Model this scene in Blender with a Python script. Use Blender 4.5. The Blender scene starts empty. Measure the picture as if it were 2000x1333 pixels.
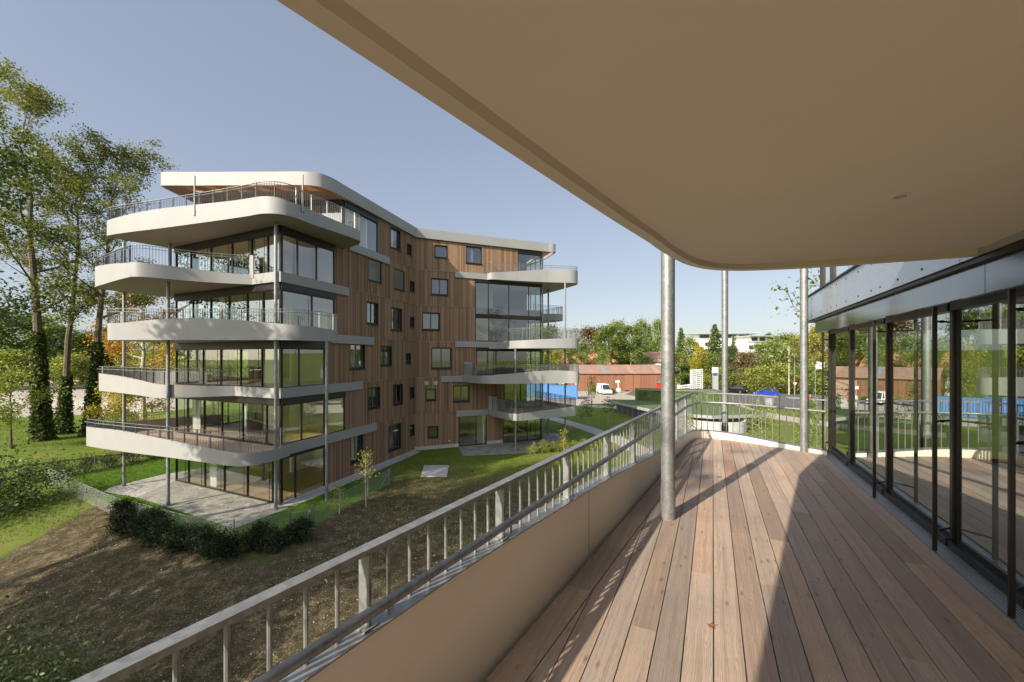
import bpy, bmesh, math, random
import numpy as np
from mathutils import Vector, Matrix
from mathutils.geometry import tessellate_polygon
random.seed(7)
SC = bpy.context.scene
COL = SC.collection
R = math.radians
ZC = 7.93            # eye height above the garden
F = 810.0            # focal length in photo pixels
HV = 698.5           # horizon row in the photo
DECK = ZC - 1.70

# ------------------------------------------------------------------ helpers
def tag(o, label=None, cat=None, group=None, kind=None):
    if label: o['label'] = label
    if cat: o['category'] = cat
    if group: o['group'] = group
    if kind: o['kind'] = kind
    return o

def thing(name, label, cat, loc=(0, 0, 0), rz=0.0, group=None):
    o = bpy.data.objects.new(name, None)
    COL.objects.link(o)
    o.location = loc
    o.rotation_euler = (0, 0, rz)
    return tag(o, label, cat, group)

def link(name, me, parent=None):
    o = bpy.data.objects.new(name, me)
    COL.objects.link(o)
    if parent is not None:
        o.parent = parent
    return o

def copy_tree(o, parent=None):
    c = o.copy()
    COL.objects.link(c)
    c.parent = parent
    for ch in list(o.children):
        copy_tree(ch, c)
    return c

class MB:
    def __init__(self):
        self.v = []; self.f = []; self.m = []; self.s = []; self.uv = []
    def poly(self, pts, mi=0, uv=None, smooth=False):
        i = len(self.v)
        self.v += [tuple(p) for p in pts]
        self.f.append(tuple(range(i, i + len(pts))))
        self.m.append(mi); self.s.append(smooth); self.uv.append(uv)
    def obox(self, o, ax, ay, az, mi=0):
        o = Vector(o); ax = Vector(ax); ay = Vector(ay); az = Vector(az)
        c = [o, o+ax, o+ax+ay, o+ay, o+az, o+ax+az, o+ax+ay+az, o+ay+az]
        i = len(self.v)
        self.v += [tuple(p) for p in c]
        for q in ((0,3,2,1),(4,5,6,7),(0,1,5,4),(1,2,6,5),(2,3,7,6),(3,0,4,7)):
            self.f.append(tuple(i+k for k in q)); self.m.append(mi); self.s.append(False); self.uv.append(None)
    def box(self, cx, cy, z0, sx, sy, sz, rz=0.0, mi=0):
        c, s = math.cos(rz), math.sin(rz)
        ax = Vector((c*sx, s*sx, 0)); ay = Vector((-s*sy, c*sy, 0))
        self.obox(Vector((cx, cy, z0)) - ax/2 - ay/2, ax, ay, (0, 0, sz), mi)
    def prism(self, pts, z0, z1, mside=0, mtop=None, mbot=None, uvtop=False):
        mtop = mside if mtop is None else mtop
        mbot = mside if mbot is None else mbot
        n = len(pts)
        z0l = z0 if isinstance(z0, (list, tuple)) else [z0]*n
        z1l = z1 if isinstance(z1, (list, tuple)) else [z1]*n
        tri = tessellate_polygon([[Vector((p[0], p[1], 0)) for p in pts]])
        for t in tri:
            self.poly([(pts[k][0], pts[k][1], z1l[k]) for k in t], mtop)
            self.poly([(pts[k][0], pts[k][1], z0l[k]) for k in reversed(t)], mbot)
        for k in range(n):
            a = pts[k]; b = pts[(k+1) % n]; k2 = (k+1) % n
            self.poly([(a[0],a[1],z0l[k]),(b[0],b[1],z0l[k2]),(b[0],b[1],z1l[k2]),(a[0],a[1],z1l[k])], mside)
    def tube(self, path, r, n=8, mi=0, cap=True, smooth=True):
        path = [Vector(p) for p in path]
        rr = r if isinstance(r, (list, tuple)) else [r]*len(path)
        rings = []
        up = None
        for k, p in enumerate(path):
            d = (path[min(k+1, len(path)-1)] - path[max(k-1, 0)])
            if d.length < 1e-9: d = Vector((0, 0, 1))
            d.normalize()
            if up is None:
                up = Vector((0, 0, 1)) if abs(d.z) < 0.9 else Vector((1, 0, 0))
            a = d.cross(up)
            if a.length < 1e-4: a = d.cross(Vector((0, 1, 0.3)))
            a.normalize(); b = a.cross(d); b.normalize(); up = b
            i = len(self.v)
            for q in range(n):
                t = 2*math.pi*q/n
                self.v.append(tuple(p + a*(math.cos(t)*rr[k]) + b*(math.sin(t)*rr[k])))
            rings.append(i)
        for k in range(len(rings)-1):
            for q in range(n):
                q2 = (q+1) % n
                self.f.append((rings[k]+q, rings[k]+q2, rings[k+1]+q2, rings[k+1]+q))
                self.m.append(mi); self.s.append(smooth); self.uv.append(None)
        if cap:
            for i, rev in ((rings[0], True), (rings[-1], False)):
                idx = list(range(i, i+n))
                self.f.append(tuple(idx[::-1] if rev else idx)); self.m.append(mi); self.s.append(False); self.uv.append(None)
    def bar(self, path, w, h, mi=0):
        """flat bar swept along a 3-D path (w across in plan, h up)"""
        pts = [Vector(p) for p in path]
        L = offset2([(p.x, p.y) for p in pts], w/2)
        Rr = offset2([(p.x, p.y) for p in pts], -w/2)
        i = len(self.v)
        for k, p in enumerate(pts):
            self.v += [(L[k][0], L[k][1], p.z), (Rr[k][0], Rr[k][1], p.z), (Rr[k][0], Rr[k][1], p.z+h), (L[k][0], L[k][1], p.z+h)]
        for k in range(len(pts)-1):
            a = i+4*k; b = a+4
            for q in range(4):
                q2 = (q+1) % 4
                self.f.append((a+q, a+q2, b+q2, b+q)); self.m.append(mi); self.s.append(False); self.uv.append(None)
        for a in (i, i+4*(len(pts)-1)):
            self.f.append((a, a+1, a+2, a+3)); self.m.append(mi); self.s.append(False); self.uv.append(None)
    def ribbon(self, path, z0, z1, thick, mi=0, inward=-1):
        """standing wall along a plan path, variable top"""
        n = len(path)
        z0l = z0 if isinstance(z0, (list, tuple)) else [z0]*n
        z1l = z1 if isinstance(z1, (list, tuple)) else [z1]*n
        inn = offset2([(p[0], p[1]) for p in path], inward*thick)
        i = len(self.v)
        for k in range(n):
            p = path[k]; q = inn[k]
            self.v += [(p[0], p[1], z0l[k]), (q[0], q[1], z0l[k]), (q[0], q[1], z1l[k]), (p[0], p[1], z1l[k])]
        for k in range(n-1):
            a = i+4*k; b = a+4
            for q in range(4):
                q2 = (q+1) % 4
                self.f.append((a+q, a+q2, b+q2, b+q)); self.m.append(mi); self.s.append(q in (1, 3)); self.uv.append(None)
        for a in (i, i+4*(n-1)):
            self.f.append((a, a+1, a+2, a+3)); self.m.append(mi); self.s.append(False); self.uv.append(None)
    def build(self, name, mats, parent=None, recalc=True, angle=35):
        me = bpy.data.meshes.new(name)
        me.from_pydata(self.v, [], self.f)
        for mt in (mats if isinstance(mats, (list, tuple)) else [mats]):
            me.materials.append(mt)
        me.polygons.foreach_set('material_index', self.m)
        me.polygons.foreach_set('use_smooth', self.s)
        if any(u is not None for u in self.uv):
            ul = me.uv_layers.new(name='UVMap')
            li = 0
            for f, u in zip(self.f, self.uv):
                for k in range(len(f)):
                    if u is not None: ul.data[li].uv = u[k]
                    li += 1
        if recalc:
            bm = bmesh.new(); bm.from_mesh(me)
            bmesh.ops.recalc_face_normals(bm, faces=bm.faces)
            bm.to_mesh(me); bm.free()
        me.update()
        if any(self.s):
            me.set_sharp_from_angle(angle=R(angle))
        return link(name, me, parent)

def offset2(path, d):
    out = []
    n = len(path)
    for k in range(n):
        a = Vector(path[max(k-1, 0)][:2]); p = Vector(path[k][:2]); b = Vector(path[min(k+1, n-1)][:2])
        t1 = (p-a); t2 = (b-p)
        if t1.length < 1e-7: t1 = t2
        if t2.length < 1e-7: t2 = t1
        t1 = t1.normalized(); t2 = t2.normalized()
        t = (t1+t2)
        t = t.normalized() if t.length > 1e-6 else t1
        nrm = Vector((-t.y, t.x))
        c = max(0.6, nrm.dot(Vector((-t1.y, t1.x))))
        q = p + nrm*(d/c)
        out.append((q.x, q.y))
    return out

def smooth(pts, k=6):
    """Catmull-Rom through points of any dimension"""
    P = [Vector(p) for p in pts]
    out = []
    n = len(P)
    for i in range(n-1):
        p0 = P[max(i-1, 0)]; p1 = P[i]; p2 = P[i+1]; p3 = P[min(i+2, n-1)]
        # centripetal-like damping for uneven spacing
        d = (p2-p1).length
        m1 = (p2-p0); m2 = (p3-p1)
        l1 = max((p2-p1).length+(p1-p0).length, 1e-6); l2 = max((p3-p2).length+(p2-p1).length, 1e-6)
        m1 = m1*(d/l1); m2 = m2*(d/l2)
        for j in range(k):
            t = j/k
            h00 = 2*t**3-3*t**2+1; h10 = t**3-2*t**2+t; h01 = -2*t**3+3*t**2; h11 = t**3-t**2
            out.append(tuple(p1*h00 + m1*h10 + p2*h01 + m2*h11))
    out.append(tuple(P[-1]))
    return out

def resample(path, step):
    """points along a path at an even arc step; returns (point, tangent)"""
    P = [Vector(p) for p in path]
    out = []
    acc = 0.0; nxt = 0.0
    for a, b in zip(P[:-1], P[1:]):
        L = (Vector((b.x, b.y))-Vector((a.x, a.y))).length
        if L < 1e-9: continue
        while nxt <= acc+L+1e-9:
            t = (nxt-acc)/L
            out.append((a.lerp(b, t), (b-a).normalized()))
            nxt += step
        acc += L
    return out

# ------------------------------------------------------------------ materials
class NT:
    def __init__(self, name):
        self.mat = bpy.data.materials.new(name)
        self.mat.use_nodes = True
        self.t = self.mat.node_tree
        self.p = self.t.nodes['Principled BSDF']
        self.out = self.t.nodes['Material Output']
    def n(self, typ, **kw):
        nd = self.t.nodes.new('ShaderNode'+typ)
        for k, v in kw.items():
            if k.startswith('i_'):
                key = k[2:].replace('_', ' ')
                self.set(nd.inputs[key], v)
            elif k.startswith('x'):
                self.set(nd.inputs[int(k[1:])], v)
            else:
                setattr(nd, k, v)
        return nd
    def set(self, sock, v):
        if isinstance(v, bpy.types.NodeSocket): self.t.links.new(v, sock)
        else: sock.default_value = v
    def math(self, op, a, b=0.0, c=0.0):
        nd = self.n('Math', operation=op); self.set(nd.inputs[0], a); self.set(nd.inputs[1], b); self.set(nd.inputs[2], c)
        return nd.outputs[0]
    def mix(self, fac, a, b, blend='MIX'):
        nd = self.n('Mix', data_type='RGBA', blend_type=blend)
        self.set(nd.inputs[0], fac); self.set(nd.inputs[6], a); self.set(nd.inputs[7], b)
        return nd.outputs[2]
    def ramp(self, fac, stops, interp='LINEAR'):
        nd = self.n('ValToRGB'); self.set(nd.inputs[0], fac)
        cr = nd.color_ramp; cr.interpolation = interp
        while len(cr.elements) < len(stops): cr.elements.new(0.5)
        for e, (p, c) in zip(cr.elements, stops):
            e.position = p; e.color = c if len(c) == 4 else (*c, 1)
        return nd.outputs[0]
    def noise(self, vec=None, scale=5, detail=4, rough=0.55, dist=0.0):
        nd = self.n('TexNoise'); nd.inputs['Scale'].default_value = scale; nd.inputs['Detail'].default_value = detail
        nd.inputs['Roughness'].default_value = rough; nd.inputs['Distortion'].default_value = dist
        if vec is not None: self.set(nd.inputs['Vector'], vec)
        return nd.outputs[0]
    def coord(self, which='Object'):
        return self.n('TexCoord').outputs[which]
    def mapped(self, vec, scale=(1, 1, 1), loc=(0, 0, 0)):
        nd = self.n('Mapping'); self.set(nd.inputs[0], vec); nd.inputs[3].default_value = scale; nd.inputs[1].default_value = loc
        return nd.outputs[0]
    def bump(self, h, strength=0.3, dist=0.02):
        nd = self.n('Bump'); nd.inputs['Strength'].default_value = strength; nd.inputs['Distance'].default_value = dist
        self.set(nd.inputs['Height'], h)
        self.t.links.new(nd.outputs[0], self.p.inputs['Normal'])
    def base(self, c): self.set(self.p.inputs['Base Color'], c)
    def rough(self, v): self.set(self.p.inputs['Roughness'], v)
    def metal(self, v): self.set(self.p.inputs['Metallic'], v)

def C4(c): return (c[0], c[1], c[2], 1)

def simple(name, col, rough=0.6, metal=0.0, var=0.12, scale=3.0, bump=0.0, bscale=40, spec=None):
    m = NT(name)
    co = m.coord('Object')
    n = m.noise(co, scale, 5, 0.6)
    lo = tuple(x*(1-var) for x in col); hi = tuple(min(1, x*(1+var)) for x in col)
    m.base(m.ramp(n, [(0.3, C4(lo)), (0.7, C4(hi))]))
    m.rough(rough); m.metal(metal)
    if spec is not None: m.p.inputs['Specular IOR Level'].default_value = spec
    if bump: m.bump(m.noise(co, bscale, 4), bump, 0.01)
    return m.mat

MAT = {}
def m_fascia():
    m = NT('white_panel')
    co = m.coord('Object')
    n = m.noise(co, 0.8, 5, 0.6); s = m.noise(m.mapped(co, (5, 5, 0.35)), 1.0, 4, 0.6)
    c = m.ramp(n, [(0.3, (0.272, 0.272, 0.268, 1)), (0.7, (0.296, 0.296, 0.29, 1))])
    c = m.mix(m.math('MULTIPLY', m.ramp(s, [(0.5, (0,)*3), (0.78, (1,)*3)]), 0.16), c, (0.27, 0.255, 0.225, 1))
    m.base(c); m.rough(0.55); m.bump(m.noise(co, 60, 3), 0.04, 0.01)
    return m.mat
MAT['fascia'] = m_fascia()
MAT['render'] = simple('cream_render', (0.84, 0.785, 0.68), 0.42, 0, 0.035, 0.9, 0.05, 90)
MAT['soffit'] = simple('cream_soffit', (0.90, 0.87, 0.775), 0.7, 0, 0.03, 0.7, 0.06, 120)
MAT['white'] = simple('white_wall', (0.78, 0.77, 0.73), 0.7, 0, 0.03, 1.0)
MAT['steel'] = None
MAT['bronze'] = simple('dark_bronze', (0.024, 0.021, 0.018), 0.38, 0.4, 0.2, 6)
MAT['grey_frame'] = simple('grey_frame', (0.10, 0.105, 0.11), 0.45, 0.2, 0.12, 5)
MAT['concrete'] = simple('concrete', (0.42, 0.42, 0.40), 0.85, 0, 0.15, 2.5, 0.2, 30)
MAT['oakfloor'] = simple('oak_floor', (0.42, 0.26, 0.13), 0.4, 0, 0.2, 3)
MAT['bark'] = simple('bark', (0.11, 0.085, 0.06), 0.95, 0, 0.5, 4, 0.8, 14)
MAT['palebark'] = simple('pale_bark', (0.42, 0.38, 0.31), 0.9, 0, 0.3, 5, 0.4, 20)
MAT['rubber'] = simple('rubber', (0.02, 0.02, 0.02), 0.8)
MAT['chrome'] = simple('alloy', (0.5, 0.5, 0.52), 0.3, 0.9)
MAT['dark'] = simple('dark_interior', (0.03, 0.03, 0.03), 0.9)
MAT['black_metal'] = simple('black_metal', (0.02, 0.02, 0.022), 0.4, 0.3)
MAT['signwhite'] = simple('sign_white', (0.8, 0.8, 0.8), 0.4, 0, 0.03)
MAT['signgrey'] = simple('sign_grey', (0.42, 0.45, 0.47), 0.35, 0.3, 0.05)
MAT['red'] = simple('red_paint', (0.55, 0.03, 0.03), 0.4, 0, 0.1)
MAT['navy'] = simple('navy_print', (0.05, 0.07, 0.25), 0.5)
MAT['tile_orange'] = simple('orange_tile', (0.50, 0.21, 0.12), 0.8, 0, 0.25, 2.0, 0.4, 6)
MAT['tile_brown'] = simple('brown_tile', (0.34, 0.19, 0.13), 0.8, 0, 0.25, 2.0, 0.4, 6)
MAT['darkwood'] = simple('dark_timber', (0.10, 0.055, 0.03), 0.8, 0, 0.3, 4)
MAT['pine'] = simple('pine_slats', (0.62, 0.42, 0.23), 0.6, 0, 0.2, 5)
MAT['pine_dark'] = simple('pine_beams', (0.40, 0.23, 0.10), 0.6, 0, 0.2, 5)
MAT['flat_roof'] = simple('gravel_roof', (0.30, 0.29, 0.27), 0.95, 0, 0.2, 5)
MAT['greyfelt'] = simple('grey_felt', (0.19, 0.21, 0.22), 0.9)
MAT['greenfelt'] = simple('green_felt', (0.10, 0.14, 0.10), 0.9)
MAT['stake'] = simple('timber_stake', (0.16, 0.11, 0.07), 0.9)

def m_steel():
    m = NT('galvanised_steel')
    co = m.coord('Object')
    v = m.n('TexVoronoi'); v.inputs['Scale'].default_value = 38; m.set(v.inputs['Vector'], co)
    n = m.noise(co, 7, 5, 0.6)
    f = m.math('ADD', m.math('MULTIPLY', m.n('SeparateColor', x0=v.outputs['Color']).outputs[0], 0.35), m.math('MULTIPLY', n, 0.65))
    m.base(m.ramp(f, [(0.2, (0.18, 0.19, 0.19, 1)), (0.75, (0.31, 0.32, 0.315, 1))]))
    m.metal(0.55); m.rough(m.ramp(n, [(0.2, (0.38,)*3), (0.8, (0.58,)*3)]))
    return m.mat
MAT['steel'] = m_steel()

def m_glass(name, tint=(0.86, 0.92, 0.87), boost=1.9, add=0.06, rough=0.0):
    m = NT(name)
    t = m.t
    t.nodes.remove(m.p)
    tr = m.n('BsdfTransparent'); tr.inputs[0].default_value = C4(tint)
    gl = m.n('BsdfGlossy'); gl.inputs['Color'].default_value = (0.93, 0.97, 0.95, 1); gl.inputs['Roughness'].default_value = rough
    fr = m.n('LayerWeight'); fr.inputs[0].default_value = 0.5
    f = m.n('Fresnel'); f.inputs[0].default_value = 1.5
    # panes are seen from either side: use the facing angle, not the inside of a solid
    fac = m.math('POWER', fr.outputs['Facing'], 4.2)
    fac = m.math('ADD', m.math('MULTIPLY', fac, boost*0.55), 0.05*boost+add)
    fac = m.math('MINIMUM', fac, 0.97)
    mx = m.n('MixShader'); m.set(mx.inputs[0], fac); t.links.new(tr.outputs[0], mx.inputs[1]); t.links.new(gl.outputs[0], mx.inputs[2])
    t.links.new(mx.outputs[0], m.out.inputs[0])
    return m.mat
MAT['glass'] = m_glass('window_glass', boost=1.9, add=0.13)
MAT['glass_near'] = m_glass('door_glass', (0.74, 0.80, 0.74), 2.0, 0.22)

def m_siding(name, bright, seed):
    m = NT(name)
    uv = m.n('UVMap').outputs[0]
    sp = m.n('SeparateXYZ', x0=uv)
    x = m.math('DIVIDE', sp.outputs[0], 0.118)
    fx = m.math('FLOOR', x)
    lvl = m.math('FLOOR', m.math('DIVIDE', m.math('ADD', sp.outputs[1], -0.05), 3.09))
    wn = m.n('TexWhiteNoise', noise_dimensions='3D')
    cv = m.n('CombineXYZ'); m.set(cv.inputs[0], fx); m.set(cv.inputs[1], lvl); cv.inputs[2].default_value = seed
    m.set(wn.inputs['Vector'], cv.outputs[0])
    b = bright
    col = m.ramp(wn.outputs[0], [(0.0, (0.15*b, 0.092*b, 0.060*b, 1)), (0.3, (0.215*b, 0.133*b, 0.084*b, 1)),
                                 (0.6, (0.255*b, 0.165*b, 0.108*b, 1)), (0.85, (0.33*b, 0.212*b, 0.132*b, 1)), (1.0, (0.235*b, 0.17*b, 0.125*b, 1))])
    cs = m.n('CombineXYZ'); m.set(cs.inputs[0], m.math('MULTIPLY', sp.outputs[0], 55.0)); m.set(cs.inputs[1], m.math('MULTIPLY', sp.outputs[1], 1.6)); m.set(cs.inputs[2], wn.outputs[0])
    g = m.noise(cs.outputs[0], 1.0, 5, 0.65)
    col = m.mix(1.0, col, m.ramp(g, [(0.25, (0.72, 0.70, 0.68, 1)), (0.75, (1.25, 1.22, 1.2, 1))]), 'MULTIPLY')
    # weather greying in soft patches
    w = m.noise(m.mapped(uv, (0.25, 0.5, 1)), 1.0, 3)
    col = m.mix(m.math('MULTIPLY', m.ramp(w, [(0.4, (0,)*3), (0.75, (1,)*3)]), 0.15), col, (0.20*b, 0.165*b, 0.135*b, 1))
    fr = m.math('FRACT', x)
    gap = m.math('LESS_THAN', m.math('ABSOLUTE', m.math('SUBTRACT', fr, 0.5)), 0.435)
    col = m.mix(m.math('SUBTRACT', 1.0, gap), col, (0.02, 0.014, 0.01, 1))
    m.base(m.mix(1.0, col, (1.03, 0.99, 0.90, 1), 'MULTIPLY')); m.rough(0.8)
    m.bump(m.math('ADD', gap, m.math('MULTIPLY', g, 0.15)), 0.6, 0.02)
    return m.mat
MAT['siding'] = m_siding('larch_cladding', 1.05, 1.0)

def m_deck(name, tone=1.0):
    m = NT(name)
    uv = m.n('UVMap').outputs[0]
    geo = m.n('NewGeometry')
    isl = geo.outputs['Random Per Island']
    sp = m.n('SeparateXYZ', x0=uv)
    off = m.math('MULTIPLY', isl, 57.0)
    v1 = m.n('CombineXYZ'); m.set(v1.inputs[0], m.math('ADD', m.math('MULTIPLY', sp.outputs[0], 0.9), off)); m.set(v1.inputs[1], m.math('MULTIPLY', sp.outputs[1], 34.0)); m.set(v1.inputs[2], off)
    g1 = m.noise(v1.outputs[0], 1.0, 5, 0.6, 0.4)
    v2 = m.n('CombineXYZ'); m.set(v2.inputs[0], m.math('ADD', m.math('MULTIPLY', sp.outputs[0], 2.2), off)); m.set(v2.inputs[1], m.math('MULTIPLY', sp.outputs[1], 16.0)); m.set(v2.inputs[2], off)
    g2 = m.noise(v2.outputs[0], 1.0, 3, 0.5, 1.2)
    # growth rings: thin lines running with the board
    rings = m.math('SINE', m.math('ADD', m.math('MULTIPLY', sp.outputs[1], 620.0), m.math('MULTIPLY', g2, 34.0)))
    base = m.ramp(isl, [(0.0, (0.235*tone, 0.176*tone, 0.130*tone, 1)), (0.3, (0.305*tone, 0.226*tone, 0.166*tone, 1)), (0.6, (0.355*tone, 0.278*tone, 0.212*tone, 1)), (0.8, (0.285*tone, 0.230*tone, 0.186*tone, 1)), (1.0, (0.325*tone, 0.236*tone, 0.170*tone, 1))])
    col = m.mix(1.0, base, m.ramp(g1, [(0.25, (0.66, 0.63, 0.61, 1)), (0.5, (1, 1, 1, 1)), (0.8, (1.18, 1.15, 1.12, 1))]), 'MULTIPLY')
    col = m.mix(m.math('MULTIPLY', m.ramp(rings, [(0.2, (0,)*3), (0.95, (1,)*3)]), 0.42), col, (0.135*tone, 0.092*tone, 0.066*tone, 1))
    vk = m.n('CombineXYZ'); m.set(vk.inputs[0], m.math('ADD', m.math('MULTIPLY', sp.outputs[0], 4.6), off)); m.set(vk.inputs[1], m.math('MULTIPLY', sp.outputs[1], 14.0)); m.set(vk.inputs[2], off)
    vo = m.n('TexVoronoi'); vo.inputs['Scale'].default_value = 1.0; m.set(vo.inputs['Vector'], vk.outputs[0])
    pick = m.math('GREATER_THAN', m.n('SeparateColor', x0=vo.outputs['Color']).outputs[0], 0.55)
    kn = m.math('MULTIPLY', m.ramp(vo.outputs['Distance'], [(0.05, (1,)*3), (0.22, (0,)*3)]), pick)
    col = m.mix(m.math('MULTIPLY', kn, 0.72), col, (0.075*tone, 0.045*tone, 0.032*tone, 1))
    st = m.noise(m.coord('Object'), 1.7, 4, 0.6)
    col = m.mix(m.math('MULTIPLY', m.ramp(st, [(0.42, (0,)*3), (0.7, (1,)*3)]), 0.45), col, (0.185*tone, 0.155*tone, 0.135*tone, 1))
    wr = m.n('TexWhiteNoise', noise_dimensions='1D'); m.set(wr.inputs['W'], m.math('MULTIPLY', isl, 913.7))
    col = m.mix(1.0, col, m.ramp(wr.outputs[0], [(0.0, (0.74, 0.735, 0.74, 1)), (0.45, (0.98, 0.98, 0.98, 1)), (0.8, (1.12, 1.10, 1.08, 1)), (1.0, (1.12, 0.96, 0.84, 1))]), 'MULTIPLY')
    m.base(col); m.rough(m.ramp(g1, [(0.2, (0.62,)*3), (0.8, (0.8,)*3)]))
    m.bump(m.math('ADD', m.math('MULTIPLY', rings, 0.25), g1), 0.35, 0.004)
    return m.mat
MAT['deck'] = m_deck('larch_deck', 1.24)

def m_leaf(name, cols, trans=0.35, rough=0.5):
    m = NT(name)
    t = m.t
    geo = m.n('NewGeometry'); oi = m.n('ObjectInfo')
    f = m.math('ADD', m.math('MULTIPLY', geo.outputs['Random Per Island'], 0.62), m.math('MULTIPLY', m.noise(m.coord('Object'), 0.35, 2), 0.55))
    f = m.math('ADD', m.math('SUBTRACT', f, 0.09), m.math('MULTIPLY', m.math('SUBTRACT', oi.outputs['Random'], 0.5), 0.22))
    n = len(cols)
    col = m.ramp(f, [((k+0.3)/(n), C4(c)) for k, c in enumerate(cols)])
    m.base(col); m.rough(rough); m.p.inputs['Specular IOR Level'].default_value = 0.35
    tl = m.n('BsdfTranslucent'); m.set(tl.inputs[0], m.mix(1.0, col, (1.25, 1.22, 0.6, 1), 'MULTIPLY'))
    mx = m.n('MixShader'); mx.inputs[0].default_value = trans
    t.links.new(m.p.outputs[0], mx.inputs[1]); t.links.new(tl.outputs[0], mx.inputs[2]); t.links.new(mx.outputs[0], m.out.inputs[0])
    return m.mat
MAT['leaf'] = m_leaf('leaf_green', [(0.065, 0.110, 0.026), (0.124, 0.183, 0.040), (0.204, 0.269, 0.058), (0.320, 0.364, 0.087)])
MAT['leaf_dark'] = m_leaf('leaf_dark', [(0.028, 0.053, 0.018), (0.051, 0.089, 0.025), (0.089, 0.133, 0.037), (0.140, 0.177, 0.051)])
MAT['leaf_olive'] = m_leaf('leaf_olive', [(0.099, 0.125, 0.028), (0.196, 0.211, 0.041), (0.323, 0.308, 0.063), (0.463, 0.392, 0.084)])
MAT['leaf_yellow'] = m_leaf('leaf_yellow', [(0.176, 0.187, 0.022), (0.308, 0.297, 0.033), (0.440, 0.374, 0.044), (0.528, 0.418, 0.055)])
MAT['leaf_autumn'] = m_leaf('leaf_autumn', [(0.12, 0.12, 0.025), (0.30, 0.20, 0.03), (0.45, 0.21, 0.035), (0.48, 0.30, 0.04)])
MAT['leaf_copper'] = m_leaf('leaf_copper', [(0.065, 0.042, 0.026), (0.130, 0.081, 0.039), (0.195, 0.130, 0.052), (0.195, 0.169, 0.065)], 0.2)
MAT['leaf_conifer'] = m_leaf('needle_green', [(0.035, 0.069, 0.028), (0.077, 0.125, 0.041), (0.140, 0.196, 0.056), (0.224, 0.265, 0.069)], 0.15)
MAT['leaf_yew'] = m_leaf('yew_green', [(0.006, 0.012, 0.004), (0.012, 0.024, 0.007), (0.024, 0.042, 0.012), (0.055, 0.075, 0.02)], 0.10, 0.8)
MAT['leaf_ivy'] = m_leaf('ivy_green', [(0.02, 0.035, 0.01), (0.045, 0.07, 0.018), (0.08, 0.11, 0.025), (0.15, 0.18, 0.04)], 0.2)
MAT['leaf_bush'] = m_leaf('bush_green', [(0.084, 0.125, 0.028), (0.155, 0.211, 0.041), (0.252, 0.295, 0.063), (0.379, 0.392, 0.084)], 0.3)

def m_ground():
    m = NT('garden_ground')
    co = m.coord('Object')
    at = m.n('Attribute'); at.attribute_name = 'soil'
    big = m.noise(co, 0.35, 4); mid = m.noise(co, 2.2, 5, 0.65); fine = m.noise(co, 15, 6, 0.8); vf = m.noise(co, 45, 3, 0.7)
    grass = m.ramp(m.math('ADD', m.math('MULTIPLY', mid, 0.5), m.math('MULTIPLY', fine, 0.5)), [(0.3, (0.045, 0.085, 0.010, 1)), (0.5, (0.105, 0.165, 0.018, 1)), (0.72, (0.21, 0.24, 0.04, 1))])
    grass = m.mix(m.ramp(big, [(0.4, (0,)*3), (0.7, (0.6,)*3)]), grass, (0.21, 0.20, 0.05, 1))
    soil = m.ramp(m.math('ADD', m.math('MULTIPLY', fine, 0.6), m.math('MULTIPLY', mid, 0.4)), [(0.32, (0.016, 0.011, 0.006, 1)), (0.48, (0.058, 0.045, 0.024, 1)), (0.63, (0.23, 0.185, 0.105, 1))])
    st = m.math('GREATER_THAN', vf, 0.62)
    soil = m.mix(m.math('MULTIPLY', st, 0.55), soil, (0.34, 0.30, 0.22, 1))
    f = m.math('ADD', at.outputs['Fac'], m.math('MULTIPLY', m.math('SUBTRACT', m.math('ADD', m.math('MULTIPLY', mid, 0.6), m.math('MULTIPLY', fine, 0.4)), 0.5), 2.2))
    f = m.ramp(f, [(0.35, (0,)*3), (0.65, (1,)*3)])
    m.base(m.mix(f, grass, soil)); m.rough(0.95)
    m.p.inputs['Specular IOR Level'].default_value = 0.15
    m.bump(m.math('ADD', m.math('MULTIPLY', fine, 0.7), m.math('MULTIPLY', vf, 0.4)), 0.9, 0.08)
    return m.mat
MAT['ground'] = m_ground()

def m_lawn():
    m = NT('lawn_grass')
    co = m.coord('Object')
    mid = m.noise(co, 1.6, 5, 0.65); fine = m.noise(co, 30, 3, 0.7)
    c = m.ramp(m.math('ADD', m.math('MULTIPLY', mid, 0.45), m.math('MULTIPLY', fine, 0.55)), [(0.3, (0.035, 0.085, 0.006, 1)), (0.5, (0.085, 0.175, 0.012, 1)), (0.72, (0.16, 0.26, 0.03, 1))])
    m.base(c); m.rough(0.9); m.p.inputs['Specular IOR Level'].default_value = 0.15
    m.bump(fine, 1.0, 0.06)
    return m.mat
MAT['lawn'] = m_lawn()

def m_gravel(name, a, b, scale=28):
    m = NT(name)
    co = m.coord('Object')
    v = m.n('TexVoronoi'); v.inputs['Scale'].default_value = scale; m.set(v.inputs['Vector'], co)
    n = m.noise(co, 0.5, 4)
    c = m.ramp(m.n('SeparateColor', x0=v.outputs['Color']).outputs[0], [(0.1, C4(a)), (0.9, C4(b))])
    c = m.mix(0.35, c, m.ramp(n, [(0.35, C4(a)), (0.7, C4(b))]))
    m.base(c); m.rough(0.95); m.bump(v.outputs['Distance'], 0.7, 0.03)
    return m.mat
MAT['gravel'] = m_gravel('grey_gravel', (0.25, 0.24, 0.22), (0.55, 0.54, 0.50), 22)
MAT['lot'] = m_gravel('pale_gravel_lot', (0.29, 0.25, 0.20), (0.38, 0.34, 0.28), 9)
MAT['asphalt'] = m_gravel('asphalt', (0.085, 0.08, 0.076), (0.12, 0.115, 0.11), 30)
MAT['pathmat'] = m_gravel('path_paving', (0.33, 0.31, 0.29), (0.42, 0.40, 0.37), 12)

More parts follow.
